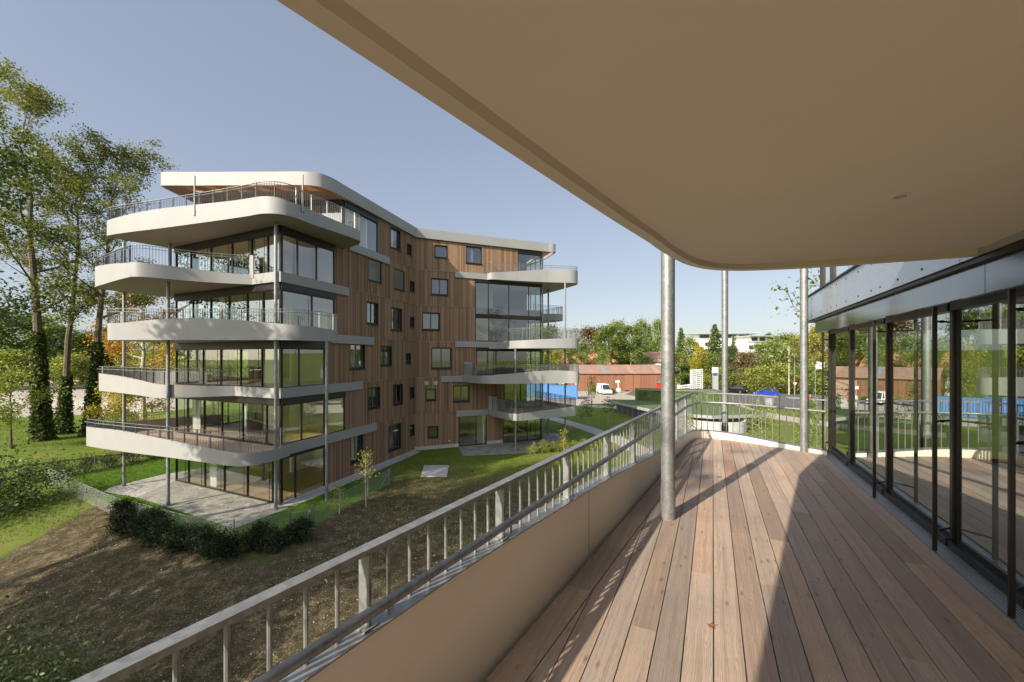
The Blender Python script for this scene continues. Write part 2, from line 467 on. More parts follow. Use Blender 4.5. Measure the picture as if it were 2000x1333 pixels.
def m_flag():
    m = NT('crazy_paving')
    co = m.coord('Object')
    v = m.n('TexVoronoi', feature='DISTANCE_TO_EDGE'); v.inputs['Scale'].default_value = 2.0; m.set(v.inputs['Vector'], co)
    v2 = m.n('TexVoronoi'); v2.inputs['Scale'].default_value = 2.0; m.set(v2.inputs['Vector'], co)
    n = m.noise(co, 6, 5, 0.65)
    c = m.ramp(m.n('SeparateColor', x0=v2.outputs['Color']).outputs[0], [(0.1, (0.20, 0.20, 0.175, 1)), (0.9, (0.30, 0.295, 0.25, 1))])
    c = m.mix(1.0, c, m.ramp(n, [(0.3, (0.75,)*3), (0.7, (1.2,)*3)]), 'MULTIPLY')
    c = m.mix(m.ramp(v.outputs['Distance'], [(0.012, (0.7,)*3), (0.035, (0,)*3)]), c, (0.42, 0.40, 0.35, 1))
    m.base(c); m.rough(0.75); m.bump(n, 0.2, 0.01)
    return m.mat
MAT['flag'] = m_flag()

def m_planks(name, c0, c1, pitch, axis='x', rough=0.8):
    """painted or weathered vertical boards on object-space walls (uv x = along)"""
    m = NT(name)
    uv = m.n('UVMap').outputs[0]
    sp = m.n('SeparateXYZ', x0=uv)
    x = m.math('DIVIDE', sp.outputs[0], pitch)
    wn = m.n('TexWhiteNoise', noise_dimensions='1D'); m.set(wn.inputs['W'], m.math('FLOOR', x))
    c = m.ramp(wn.outputs[0], [(0, C4(c0)), (1, C4(c1))])
    gap = m.math('LESS_THAN', m.math('FRACT', x), 0.9)
    c = m.mix(gap, (c0[0]*.4, c0[1]*.4, c0[2]*.4, 1), c)
    m.base(c); m.rough(rough); m.bump(gap, 0.6, 0.03)
    return m.mat
MAT['shedwood'] = m_planks('shed_boards', (0.20, 0.088, 0.045), (0.27, 0.125, 0.068), 0.25)
MAT['blue_steel'] = m_planks('blue_corrugated', (0.06, 0.20, 0.47), (0.08, 0.25, 0.55), 0.28, rough=0.5)

def m_mesh_fence():
    m = NT('wire_mesh')
    t = m.t
    uv = m.n('UVMap').outputs[0]
    sp = m.n('SeparateXYZ', x0=uv)
    a = m.math('FRACT', m.math('DIVIDE', m.math('ADD', sp.outputs[0], sp.outputs[1]), 0.075))
    b = m.math('FRACT', m.math('DIVIDE', m.math('SUBTRACT', sp.outputs[0], sp.outputs[1]), 0.075))
    w = m.math('MAXIMUM', m.math('LESS_THAN', a, 0.085), m.math('LESS_THAN', b, 0.085))
    m.base((0.55, 0.57, 0.56, 1)); m.metal(0.3); m.rough(0.5)
    tr = m.n('BsdfTransparent')
    mx = m.n('MixShader'); m.set(mx.inputs[0], w); t.links.new(tr.outputs[0], mx.inputs[1]); t.links.new(m.p.outputs[0], mx.inputs[2])
    t.links.new(mx.outputs[0], m.out.inputs[0])
    return m.mat
MAT['mesh'] = m_mesh_fence()

def m_grate():
    m = NT('perforated_grate')
    uv = m.n('UVMap').outputs[0]
    sp = m.n('SeparateXYZ', x0=uv)
    a = m.math('SUBTRACT', m.math('FRACT', m.math('DIVIDE', sp.outputs[0], 0.022)), 0.5)
    b = m.math('SUBTRACT', m.math('FRACT', m.math('DIVIDE', sp.outputs[1], 0.022)), 0.5)
    d = m.math('SQRT', m.math('ADD', m.math('MULTIPLY', a, a), m.math('MULTIPLY', b, b)))
    h = m.math('LESS_THAN', d, 0.33)
    m.base(m.mix(h, (0.40, 0.41, 0.42, 1), (0.015, 0.015, 0.015, 1))); m.metal(m.math('SUBTRACT', 0.6, m.math('MULTIPLY', h, 0.6))); m.rough(0.45)
    return m.mat
MAT['grate'] = m_grate()

def m_panel(name, col, rough, metal):
    m = NT(name)
    n = m.noise(m.coord('Object'), 1.3, 4, 0.6)
    m.base(m.ramp(n, [(0.3, C4(tuple(c*.86 for c in col))), (0.7, C4(tuple(c*1.12 for c in col)))])); m.metal(metal)
    m.rough(m.ramp(n, [(0.3, (rough*.7,)*3), (0.7, (rough*1.3,)*3)]))
    return m.mat
MAT['metalpanel'] = m_panel('bright_panel', (0.55, 0.575, 0.60), 0.26, 0.75)
MAT['metalbox'] = m_panel('dark_metal_box', (0.25, 0.26, 0.265), 0.11, 0.85)
MAT['car_blue'] = simple('blue_car_paint', (0.02, 0.05, 0.35), 0.25, 0.2, 0.05)
MAT['car_black'] = simple('black_car_paint', (0.012, 0.013, 0.018), 0.2, 0.1, 0.05)
MAT['car_white'] = simple('white_car_paint', (0.75, 0.75, 0.74), 0.3, 0, 0.03)
MAT['car_silver'] = simple('silver_car_paint', (0.45, 0.46, 0.47), 0.3, 0.5, 0.03)
MAT['carglass'] = simple('car_glass', (0.03, 0.035, 0.04), 0.08, 0, 0.05)
MAT['lamp_red'] = simple('tail_lamp', (0.5, 0.02, 0.02), 0.3)
MAT['lamp_white'] = simple('head_lamp', (0.7, 0.7, 0.68), 0.2)
MAT['sedum'] = simple('sedum_roof', (0.075, 0.115, 0.03), 0.95, 0, 0.45, 2.5, 0.9, 12)
MAT['stone'] = simple('pale_stone', (0.48, 0.45, 0.38), 0.9, 0, 0.35, 3, 0.3, 12)
MAT['deadleaf'] = simple('dead_leaf', (0.19, 0.085, 0.03), 0.8, 0, 0.3, 30)
# ------------------------------------------------------------------ camera, sun, sky
cam = bpy.data.cameras.new('camera')
cam.sensor_width = 36.0
cam.lens = 36.0*F/2000.0
cam.shift_y = 0.016
cam.clip_start = 0.02; cam.clip_end = 4000
co = link('camera', cam); co.location = (0, 0, ZC); co.rotation_euler = (R(90), 0, 0)
SC.camera = co

SUN_EL = R(30.0); SUN_AZ = R(225.0)          # sun stands behind and to the left of the viewer
sdir = Vector((math.sin(SUN_AZ)*math.cos(SUN_EL), math.cos(SUN_AZ)*math.cos(SUN_EL), math.sin(SUN_EL)))
sl = bpy.data.lights.new('sun', 'SUN'); sl.energy = 2.4; sl.angle = R(0.5); sl.color = (1.0, 0.89, 0.75)
so = link('sun', sl); so.rotation_euler = (-sdir).to_track_quat('-Z', 'Y').to_euler(); so.location = (-30, -30, 60)

w = bpy.data.worlds.new('World'); SC.world = w; w.use_nodes = True
wt = w.node_tree
bg = wt.nodes['Background']
sky = wt.nodes.new('ShaderNodeTexSky'); sky.sky_type = 'NISHITA'; sky.sun_disc = False
sky.sun_elevation = SUN_EL; sky.sun_rotation = SUN_AZ; sky.air_density = 1.0; sky.dust_density = 1.6; sky.ozone_density = 2.0; sky.altitude = 500
hs = wt.nodes.new('ShaderNodeHueSaturation'); hs.inputs['Saturation'].default_value = 0.95; hs.inputs['Hue'].default_value = 0.512; hs.inputs['Value'].default_value = 0.66
ga = wt.nodes.new('ShaderNodeGamma'); ga.inputs[1].default_value = 0.5
wt.links.new(sky.outputs[0], ga.inputs[0]); wt.links.new(ga.outputs[0], hs.inputs['Color'])
# added fill: unseen sky round the sun is brightened beyond the sky model
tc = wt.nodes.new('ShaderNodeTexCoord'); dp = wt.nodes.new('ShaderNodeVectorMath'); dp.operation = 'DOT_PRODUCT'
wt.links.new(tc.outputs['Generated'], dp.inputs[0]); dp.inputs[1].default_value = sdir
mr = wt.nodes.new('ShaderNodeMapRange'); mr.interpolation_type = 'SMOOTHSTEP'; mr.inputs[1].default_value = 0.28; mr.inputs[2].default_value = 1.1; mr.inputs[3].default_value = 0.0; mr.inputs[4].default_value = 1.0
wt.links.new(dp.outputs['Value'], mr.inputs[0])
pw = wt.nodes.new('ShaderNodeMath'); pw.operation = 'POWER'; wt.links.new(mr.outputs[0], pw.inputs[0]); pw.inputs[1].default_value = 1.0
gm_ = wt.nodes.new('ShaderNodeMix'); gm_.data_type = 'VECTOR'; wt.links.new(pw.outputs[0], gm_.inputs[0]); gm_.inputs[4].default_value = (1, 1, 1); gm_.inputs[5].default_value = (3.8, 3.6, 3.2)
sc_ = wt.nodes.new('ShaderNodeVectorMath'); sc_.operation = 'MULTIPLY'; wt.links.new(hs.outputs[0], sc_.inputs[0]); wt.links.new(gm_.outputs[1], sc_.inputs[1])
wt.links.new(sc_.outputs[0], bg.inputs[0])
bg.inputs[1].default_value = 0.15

SC.view_settings.view_transform = 'Standard'; SC.view_settings.look = 'None'; SC.view_settings.gamma = 1.0
SC.view_settings.exposure = 1.72
SC.render.engine = 'CYCLES'
cy = SC.cycles
cy.max_bounces = 12; cy.diffuse_bounces = 7; cy.glossy_bounces = 4; cy.transparent_max_bounces = 24; cy.transmission_bounces = 4
cy.caustics_reflective = False; cy.caustics_refractive = False
cy.use_denoising = True
cy.sample_clamp_indirect = 6.0

# ------------------------------------------------------------------ the cladded apartment house
K = Vector((-8.24, 35.3)); CN = Vector((-12.36, 22.15)); DN = Vector((-21.6, 26.6)); MN = Vector((2.82, 40.0))
dA = (CN-K).normalized(); LA = (CN-K).length          # wing A wall, running from the inner corner towards us
dB = (MN-K).normalized(); LB = (MN-K).length
dF = (DN-CN).normalized(); LF = (DN-CN).length        # glazed front
nA = Vector((-dA.y, dA.x)); nA = nA if nA.dot(-CN) > 0 or nA.x > 0 else -nA
if nA.x < 0: nA = -nA
nB = Vector((dB.y, -dB.x)); nF = Vector((dF.y, -dF.x))
if nF.y > 0: nF = -nF
LV = [0.0, 3.15, 6.22, 9.3, 12.42, 15.45]
BT = [None, 2.66, 5.75, 8.82, 11.95, 14.98]
RB, RT = 18.12, 18.92

def ray_t(u, P, d):
    """distance along the wall line P + t d at which image column u meets it"""
    r = (u-1000.0)/F
    return (P.x - r*P.y)/(r*d.y - d.x)
def wall_z(u, v, P, d):
    t = ray_t(u, P, d)
    return ZC + (HV-v)*(P.y + t*d.y)/F

house = thing('apartment_house', 'six storey larch clad apartment house with curving white balconies and flat white roof', 'apartment house', (-8.24, 35.3, 0))
HO = Vector((-8.24, 35.3, 0))
class HMB(MB):
    """geometry given in world coordinates, stored relative to the house origin"""
    def build(self, name, mats, parent=None, **kw):
        if parent is house: off = HO
        else: off = HO if parent is not None else Vector((0, 0, 0))
        self.v = [(p[0]-off.x, p[1]-off.y, p[2]-off.z) for p in self.v]
        return MB.build(self, name, mats, parent, **kw)

def p3(P, d, t, n, out, z):
    q = P + d*t + n*out
    return (q.x, q.y, z)

def wall_grid(mb, P, d, n, t0, t1, z0, z1, holes, mi=0, uo=0.0, out=0.0):
    ts = sorted(set([t0, t1] + [x for h in holes for x in (h[0], h[1]) if t0 < x < t1]))
    zs = sorted(set([z0, z1] + [x for h in holes for x in (h[2], h[3]) if z0 < x < z1]))
    for a, b in zip(ts[:-1], ts[1:]):
        for c, e in zip(zs[:-1], zs[1:]):
            mt, mz = (a+b)/2, (c+e)/2
            if any(h[0] < mt < h[1] and h[2] < mz < h[3] for h in holes): continue
            mb.poly([p3(P, d, a, n, out, c), p3(P, d, b, n, out, c), p3(P, d, b, n, out, e), p3(P, d, a, n, out, e)], mi,
                    [(uo+a, c), (uo+b, c), (uo+b, e), (uo+a, e)])

# windows measured on the two cladded walls: (left col, right col, top row, bottom row at the left edge, leaves, kind)
winA = [(763, 782.5, 442, 483, 1, 'w'), (794.5, 803.5, 474.5, 495.5, 1, 's'),
        (719.5, 745, 503, 547, 1, 'b'), (770.5, 790, 524, 564.5, 1, 'b'), (800.5, 809.3, 548, 568, 1, 's'),
        (716.5, 739, 588.5, 632.7, 2, 'w'), (764.5, 785.5, 600, 645, 2, 'w'), (801, 809.3, 619, 639, 1, 's'),
        (683.5, 713, 671, 722, 2, 'r'), (744, 765, 675.5, 715, 2, 'w'), (793, 802, 690, 710, 1, 's'),
        (719, 742, 758, 800, 2, 'w'), (767.5, 787, 752, 792, 2, 'w'), (801, 809.3, 756.5, 777.5, 1, 's'),
        (685, 709, 851, 906, 2, 'w'), (758.5, 783, 833, 883, 2, 'w'), (801, 809.3, 831, 851.5, 1, 's')]
winB = [(849, 874, 478, 503, 1, 'w'), (909.5, 941, 480, 514, 2, 'w'), (842, 876, 543, 576, 2, 'w'), (824.5, 859, 610, 645, 2, 'w'),
        (842.5, 882, 679, 721, 2, 'r'), (832, 852, 761, 783, 1, 'w'), (885, 917, 753.5, 786, 2, 'r'), (835, 856, 833.5, 856, 1, 'w')]
def to_wall(wl, P, d):
    out = []
    for (a, b, va, vb, lv, kd) in wl:
        ta, tb = ray_t(a, P, d), ray_t(b, P, d)
        out.append((min(ta, tb), max(ta, tb), wall_z(a, vb, P, d), wall_z(a, va, P, d), lv, kd))
    return out
WA = to_wall(winA, K, dA); WB = to_wall(winB, K, dB)
endA = [ray_t(u, K, dA) for u in (635, 674, 635, 654, 654)]
holesA = [w_[:4] for w_ in WA]
for i in range(5):
    holesA.append((endA[i], LA+1, LV[i]-0.01 if i else 0.0, BT[i+1]+0.01))
t5a, t5b = ray_t(672, K, dA), ray_t(738, K, dA)
holesA.append((t5b, LA+1, 15.45, 19))
glB = [(ray_t(982, K, dB), LB, 0.02, 2.70), (ray_t(984.5, K, dB), LB, 3.2, 5.6), (ray_t(930, K, dB), LB, 6.3, 8.55),
       (ray_t(928, K, dB), LB, 9.38, 11.55), (ray_t(928, K, dB), LB, 11.8, 14.72), (ray_t(1011, K, dB), LB, 15.55, 17.75)]
doorB = (ray_t(896, K, dB), ray_t(951, K, dB), 0.02, 2.68)
holesB = [w_[:4] for w_ in WB] + glB + [doorB]
mb = HMB()
wall_grid(mb, K, dA, nA, 0.0, LA, 0.12, RB, holesA, 0, 0.0)
mb.build('wall', MAT['siding'], house)
mb = HMB()
wall_grid(mb, K, dB, nB, 0.0, LB, 0.30, RB, holesB, 0, 40.0)
mb.build('wall', MAT['siding'], house)
# back and side walls close the volume
EN = DN + Vector((0.35, 0.937))*12.0; PB = Vector((-11.0, 47.0)); NN = MN + Vector((-0.32, 0.947))*10.0
mb = HMB()
dL = (EN-DN).normalized(); nL = Vector((-dL.y, dL.x))
if nL.x > 0: nL = -nL
wall_grid(mb, DN, dL, nL, 5.0, (EN-DN).length, 0.1, RB, [], 0, 60)
for a, b, uo in ((EN, PB, 80), (PB, NN, 100)):
    d = (b-a).normalized(); wall_grid(mb, a, d, Vector((-d.y, d.x)), 0, (b-a).length, 0.1, RB, [], 0, uo)
dR = (NN-MN).normalized(); nR = Vector((dR.y, -dR.x))
if nR.x < 0: nR = -nR
wall_grid(mb, MN, dR, nR, 4.0, (NN-MN).length, 0.1, RB, [], 0, 130)
mb.build('wall', MAT['siding'], house)
# plinth
mb = HMB()
for P, d, n, a, b, h in ((K, dA, nA, 0.0, LA-0.05, 0.12), (K, dB, nB, 0.0, doorB[0], 0.30), (K, dB, nB, doorB[1], glB[0][0], 0.30)):
    mb.obox(p3(P, d, a, n, -0.12, -0.2), Vector((*(d*(b-a)), 0)), Vector((*(n*0.135), 0)), (0, 0, h+0.2))
mb.build('plinth', MAT['concrete'], house)

# level trims
mb = HMB()
strips = {1: 732.5, 2: 705, 3: 728, 4: 678.5, 5: 758.5}
for i in range(1, 6):
    te = ray_t(strips[i], K, dA)
    mb.obox(p3(K, dA, 0.03, nA, 0.0, LV[i]-0.02), Vector((*(dA*(te-0.03)), 0)), Vector((*(nA*0.035), 0)), (0, 0, 0.03))
stripB = {1: (891, 958), 2: (861, 901), 3: (888.5, 957), 5: (888.5, 953)}
for i in range(1, 6):
    tb = ray_t(stripB[i][0], K, dB) if i in stripB else glB[4][0]
    mb.obox(p3(K, dB, 0.03, nB, 0.0, LV[i]-0.02), Vector((*(dB*(tb-0.03)), 0)), Vector((*(nB*0.035), 0)), (0, 0, 0.03))
mb.build('level_trim', MAT['steel'], house)
# small grey vent squares on the right wall and a wall lamp
for u in (833, 851):
    t = ray_t(u, K, dB); z = wall_z(u, 748.5, K, dB)
    mb = HMB(); mb.obox(p3(K, dB, t-0.16, nB, 0.002, z-0.16), Vector((*(dB*0.32), 0)), Vector((*(nB*0.03), 0)), (0, 0, 0.32))
    mb.obox(p3(K, dB, t-0.11, nB, 0.032, z-0.11), Vector((*(dB*0.22), 0)), Vector((*(nB*0.012), 0)), (0, 0, 0.22))
    mb.build('vent', MAT['signgrey'], house)
t = ray_t(877.5, K, dB); z = wall_z(877.5, 861, K, dB)
mb = HMB(); mb.tube([p3(K, dB, t, nB, 0.0, z), p3(K, dB, t, nB, 0.08, z)], 0.06, 12); mb.build('tap', MAT['white'], house)

# windows
def window(P, d, n, w_):
    t0, t1, z0, z1, lv, kd = w_
    dep = 0.20
    mb = HMB(); fr = 0.05
    D = lambda t, o, z: p3(P, d, t, n, o, z)
    V = lambda x: Vector((*(d*x), 0)); NV = lambda x: Vector((*(n*x), 0))
    mb.obox(D(t0-0.004, -dep-0.04, z0), V(fr), NV(dep+0.045), (0, 0, z1-z0))
    mb.obox(D(t1-fr+0.004, -dep-0.04, z0), V(fr), NV(dep+0.045), (0, 0, z1-z0))
    mb.obox(D(t0+fr-0.004, -dep-0.04, z1-fr), V(t1-t0-2*fr+0.008), NV(dep+0.042), (0, 0, fr+0.004))
    mb.obox(D(t0+fr-0.004, -dep-0.04, z0-0.004), V(t1-t0-2*fr+0.008), NV(dep+0.03), (0, 0, fr+0.03))
    win = mb.build('window', MAT['bronze'], house)
    mb = HMB()
    mb.obox(D(t0-0.05, 0.0, z0-0.045), V(t1-t0+0.1), NV(0.07), (0, 0, 0.04))
    mb.build('sill', MAT['bronze'], win)
    # sash frame and pane
    mb = HMB(); s = 0.06
    a, b, c, e = t0+fr, t1-fr, z0+fr+0.03, z1-fr
    mb.obox(D(a, -dep, c), V(s), NV(0.05), (0, 0, e-c)); mb.obox(D(b-s, -dep, c), V(s), NV(0.05), (0, 0, e-c))
    mb.obox(D(a+s, -dep, c), V(b-a-2*s), NV(0.05), (0, 0, s)); mb.obox(D(a+s, -dep, e-s), V(b-a-2*s), NV(0.05), (0, 0, s))
    if lv == 2:
        m_ = (a+b)/2; mb.obox(D(m_-0.05, -dep, c+s), V(0.1), NV(0.055), (0, 0, e-c-2*s))
    mb.build('frame', MAT['grey_frame'], win)
    mb = HMB()
    mb.poly([D(a+s, -dep+0.02, c+s), D(b-s, -dep+0.02, c+s), D(b-s, -dep+0.02, e-s), D(a+s, -dep+0.02, e-s)])
    mb.build('pane', MAT['glass'], win)
    if kd == 'b':
        mb = HMB(); zz = c
        while zz < e:
            mb.obox(D(a, -0.10, zz), V(b-a), Vector((*(n*0.055), 0.04)), (0, 0, 0.008)); zz += 0.075
        mb.build('blind', MAT['signgrey'], win)
    if kd == 'r':
        mb = HMB()
        for k in range(3):
            mb.tube([D(a, -0.03, c+0.08+0.12*k), D(b, -0.03, c+0.08+0.12*k)], 0.014, 6)
        mb.build('guard_rail', MAT['steel'], win)
for w_ in WA: window(K, dA, nA, w_)
for w_ in WB: window(K, dB, nB, w_)

# floor slabs, roofs, partitions
foot = [tuple(p) for p in (K, CN, DN, EN, PB, NN, MN)]
def inset(poly, d):
    n = len(poly); out = []
    ar = sum(poly[i][0]*poly[(i+1) % n][1]-poly[(i+1) % n][0]*poly[i][1] for i in range(n))
    s = 1 if ar > 0 else -1
    for i in range(n):
        p0 = Vector(poly[i-1]); p = Vector(poly[i]); p1 = Vector(poly[(i+1) % n])
        a = (p-p0).normalized(); b = (p1-p).normalized()
        na = Vector((-a.y, a.x))*s; nb = Vector((-b.y, b.x))*s
        m = (na+nb).normalized(); q = p + m*(d/max(0.4, m.dot(na)))
        out.append((q.x, q.y))
    return out
ins = inset(foot, 0.05)
for i in range(0, 6):
    mb = HMB()
    z1 = LV[i]+0.02; z0 = BT[i] if i else -0.3
    mb.prism(ins, z0, z1, 0, 1, 2)
    mb.build('floor_slab', [MAT['bronze'], MAT['oakfloor'], MAT['white']], house)
mb = HMB()
for i in range(6):
    z0 = LV[i]+0.02; z1 = BT[i+1] if i < 5 else RB
    q0 = CN - nF*6.2 + dF*1.2
    mb.obox((q0.x, q0.y, z0), Vector((*(dF*(5.2 if i < 3 else 8.3)), 0)), Vector((*(-nF*0.2), 0)), (0, 0, z1-z0))
    q0 = CN - nF*1.9 + dF*4.6 - nF*1.2
    if i in (1, 2, 4):
        mb.obox((q0.x, q0.y, z0), Vector((*(dF*1.6), 0)), Vector((*(-nF*0.2), 0)), (0, 0, z1-z0))
    q0 = K + dA*0.5 - nA*4.6
    mb.obox((q0.x, q0.y, z0), Vector((*(dA*8.0), 0)), Vector((*(-nA*0.2), 0)), (0, 0, z1-z0))
    q0 = K + dB*0.8 - nB*5.2
    mb.obox((q0.x, q0.y, z0), Vector((*(dB*8.2), 0)), Vector((*(-nB*0.2), 0)), (0, 0, z1-z0))
    for tt in (2.8, 6.0):
        q0 = K + dA*tt - nA*0.35
        mb.obox((q0.x, q0.y, z0), Vector((*(-nA*4.2), 0)), Vector((*(dA*0.15), 0)), (0, 0, z1-z0))
    q0 = K + dB*(5.1 if i else 6.2) - nB*0.35
    mb.obox((q0.x, q0.y, z0), Vector((*(-nB*4.8), 0)), Vector((*(dB*0.15), 0)), (0, 0, z1-z0))
mb.build('partition_wall', MAT['white'], house)

# glazing with mullions, blind boxes and guide rods
def glazing(P, d, n, t0, t1, z0, z1, muls, box_to=None, rods=True, corner0=False, corner1=False, fw=0.07):
    D = lambda t, o, z: p3(P, d, t, n, o, z)
    V = lambda x: Vector((*(d*x), 0)); NV = lambda x: Vector((*(n*x), 0))
    mb = HMB()
    for t in muls:
        mb.obox(D(t-fw/2, -0.09, z0+0.08), V(fw), NV(0.09), (0, 0, z1-z0-0.14))
    mb.obox(D(t0, -0.10, z0), V(t1-t0), NV(0.10), (0, 0, 0.08))
    mb.obox(D(t0, -0.10, z1-0.06), V(t1-t0), NV(0.10), (0, 0, 0.06))
    if box_to: mb.obox(D(t0, -0.05, z1), V(t1-t0), NV(0.12), (0, 0, box_to-z1))
    g = mb.build('glass_wall', MAT['bronze'], house)
    mb = HMB()
    mb.poly([D(t0+0.01, -0.045, z0+0.08), D(t1-0.01, -0.045, z0+0.08), D(t1-0.01, -0.045, z1-0.06), D(t0+0.01, -0.045, z1-0.06)])
    mb.build('pane', MAT['glass'], g)
    if rods:
        for t in muls[1:-1] if len(muls) > 2 else muls:
            mb = HMB()
            mb.tube([D(t+0.10, 0.10, z0+0.02), D(t+0.10, 0.10, z1)], 0.014, 6)
            for zz in (z0+0.3, (z0+z1)/2, z1-0.3): mb.tube([D(t+0.10, 0.10, zz), D(t+0.02, 0.0, zz)], 0.01, 5)
            mb.build('guide_rod', MAT['bronze'], g)
    return g
mulF = [[0.06, 0.69, 2.89, 5.06, 7.03, 8.8, 10.2], [0.06, 1.2, 3.3, 5.3, 7.1, 8.9, 10.2], [0.06, 1.6, 3.5, 5.4, 7.2, 8.9, 10.2], [0.06, 1.5, 2.9, 4.6, 6.4, 8.3, 10.2], [0.06, 1.1, 2.5, 4.3, 6.4, 8.5, 10.2]]
for i in range(5):
    zt = BT[i+1]-0.38 if i else 2.5
    glazing(CN, dF, nF, 0.0, LF, LV[i]+0.03, zt, mulF[i], BT[i+1]+0.0)
    m_ = {0: [578], 1: [590, 634], 2: [585], 3: [610], 4: [582, 619]}[i]
    ml = [endA[i]+0.04] + [ray_t(u, K, dA) for u in m_][::-1] + [LA-0.06]
    glazing(K, dA, nA, endA[i], LA, LV[i]+0.03, zt, ml, BT[i+1])
    glazing(DN, dL, nL, 0.02, 5.0, LV[i]+0.03, zt, [0.08, 1.8, 3.4, 4.95], BT[i+1], rods=False)
    mb = HMB()
    q = CN
    mb.obox(p3(CN, dF, 0.0, nF, -0.14, LV[i]+0.03), Vector((*(dF*0.13), 0)), Vector((*(nF*0.145), 0)), (0, 0, zt-LV[i]-0.03))
    mb.build('corner_post', MAT['bronze'], house)
for k, g_ in enumerate(glB):
    ta, tb, za, zb = g_
    ml = [ta+0.04] + [ray_t(u, K, dB) for u in ({0: [1030], 1: [1017], 2: [969, 1006, 1037], 3: [955, 994, 1032], 4: [954, 994, 1033], 5: []}[k])] + [tb-0.05]
    glazing(K, dB, nB, ta, tb, za, zb, ml, {0: 2.72, 1: 5.76, 2: 8.8, 3: 11.8, 4: 14.98, 5: RB}[k], rods=False)
    glazing(MN, dR, nR, 0.02, 4.0, za, zb, [0.08, 1.4, 2.7, 3.95], None, rods=False)
glazing(K, dB, nB, doorB[0], doorB[1], doorB[2], doorB[3], [doorB[0]+0.04, ray_t(930, K, dB), doorB[1]-0.04], None, rods=False)
# penthouse, set back behind its terrace
C5 = Vector((-10.86, 26.75)); D5 = Vector((-20.3, 27.2)); dP = (D5-C5).normalized(); nP = Vector((0.0, -1.0))
glazing(C5, dP, nP, 0.05, (D5-C5).length, 15.5, 17.8, [0.15, 1.5, 3.2, 5.0, 6.8, 8.6, 9.4], 18.1, rods=False)
glazing(K, dA, nA, t5b, t5a, 15.5, 17.72, [t5b+0.04, ray_t(700, K, dA), t5a-0.06], 18.1)
mb = HMB(); mb.obox((C5.x-0.2, C5.y, 15.47), (0.2, 0, 0), (0, 0.25, 0), (0, 0, 2.65)); mb.build('corner_post', MAT['bronze'], house)

# curtains drawn aside in some of the rooms
for i, s0, s1, hue in ((0, 6.3, 6.95, 0), (1, 8.0, 8.8, 0), (1, 3.4, 3.8, 0), (2, 7.3, 8.2, 1), (3, 5.5, 6.1, 0), (4, 2.6, 3.2, 1), (4, 6.5, 7.1, 0)):
    mb = HMB(); n_ = int((s1-s0)/0.04); prev = None
    for q in range(n_+1):
        c_ = CN + dF*(s0+0.04*q) - nF*(0.28 + 0.035*math.sin(q*1.5))
        if prev is not None: mb.poly([(prev.x, prev.y, LV[i]+0.06), (c_.x, c_.y, LV[i]+0.06), (c_.x, c_.y, BT[i+1]-0.1), (prev.x, prev.y, BT[i+1]-0.1)], 0, None, True)
        prev = c_
    mb.build('curtain', MAT['white'] if hue == 0 else MAT['fascia'], house, recalc=False, angle=80)

# white slab edges along the walls
for i in range(1, 6):
    te = ray_t(strips[i], K, dA)
    t1 = {1: LA+0.1, 2: LA+0.13, 3: ray_t(643, K, dA), 4: LA+0.13, 5: ray_t(680, K, dA)}[i]
    mb = HMB(); mb.obox(p3(K, dA, te, nA, 0.002, BT[i]), Vector((*(dA*(t1-te)), 0)), Vector((*(nA*0.14), 0)), (0, 0, LV[i]+0.07-BT[i]))
    mb.build('slab_edge', MAT['fascia'], house)
for i, s1 in ((2, 4.3), (4, 2.6)):
    mb = HMB(); mb.obox(p3(CN, dF, -0.02, nF, 0.075, BT[i]), Vector((*(dF*s1), 0)), Vector((*(nF*0.14), 0)), (0, 0, LV[i]+0.07-BT[i]))
    mb.build('slab_edge', MAT['fascia'], house)
for i in stripB:
    a, b = (ray_t(u, K, dB) for u in stripB[i])
    mb = HMB(); mb.obox(p3(K, dB, a, nB, 0.002, BT[i]+0.02), Vector((*(dB*(b-a+0.1)), 0)), Vector((*(nB*0.12), 0)), (0, 0, LV[i]+0.05-BT[i]))
    mb.build('slab_edge', MAT['fascia'], house)

# ribbon balconies
def railing_mesh(name, path, ztop, parent, mat, inset_=0.06, builder=HMB, side=-1, bal=0.125, tail=True):
    mb = builder()
    c = offset2([(p[0], p[1]) for p in path], side*inset_)
    ci = offset2([(p[0], p[1]) for p in path], side*(inset_+0.09))
    P = [(a[0], a[1], p[2]) for a, p in zip(c, path)]
    mb.bar([(p[0], p[1], ztop-0.015) for p in P], 0.06, 0.018)
    mb.tube([(q[0], q[1], ztop-0.17) for q in ci], 0.016, 5)
    for k, (p, t) in enumerate(resample(P, bal)):
        if k % 8 == 0:
            t2 = Vector((t.x, t.y, 0)).normalized(); n2 = Vector((-t2.y, t2.x, 0))
            mb.obox(Vector((p.x, p.y, p.z-0.05)) - n2*0.035 - t2*0.007, n2*0.07, t2*0.014, (0, 0, ztop-0.015-p.z+0.05))
        else:
            mb.tube([(p.x, p.y, p.z-0.03), (p.x, p.y, ztop-0.012)], 0.011, 4, cap=False)
    return mb.build(name, mat, parent, recalc=False)

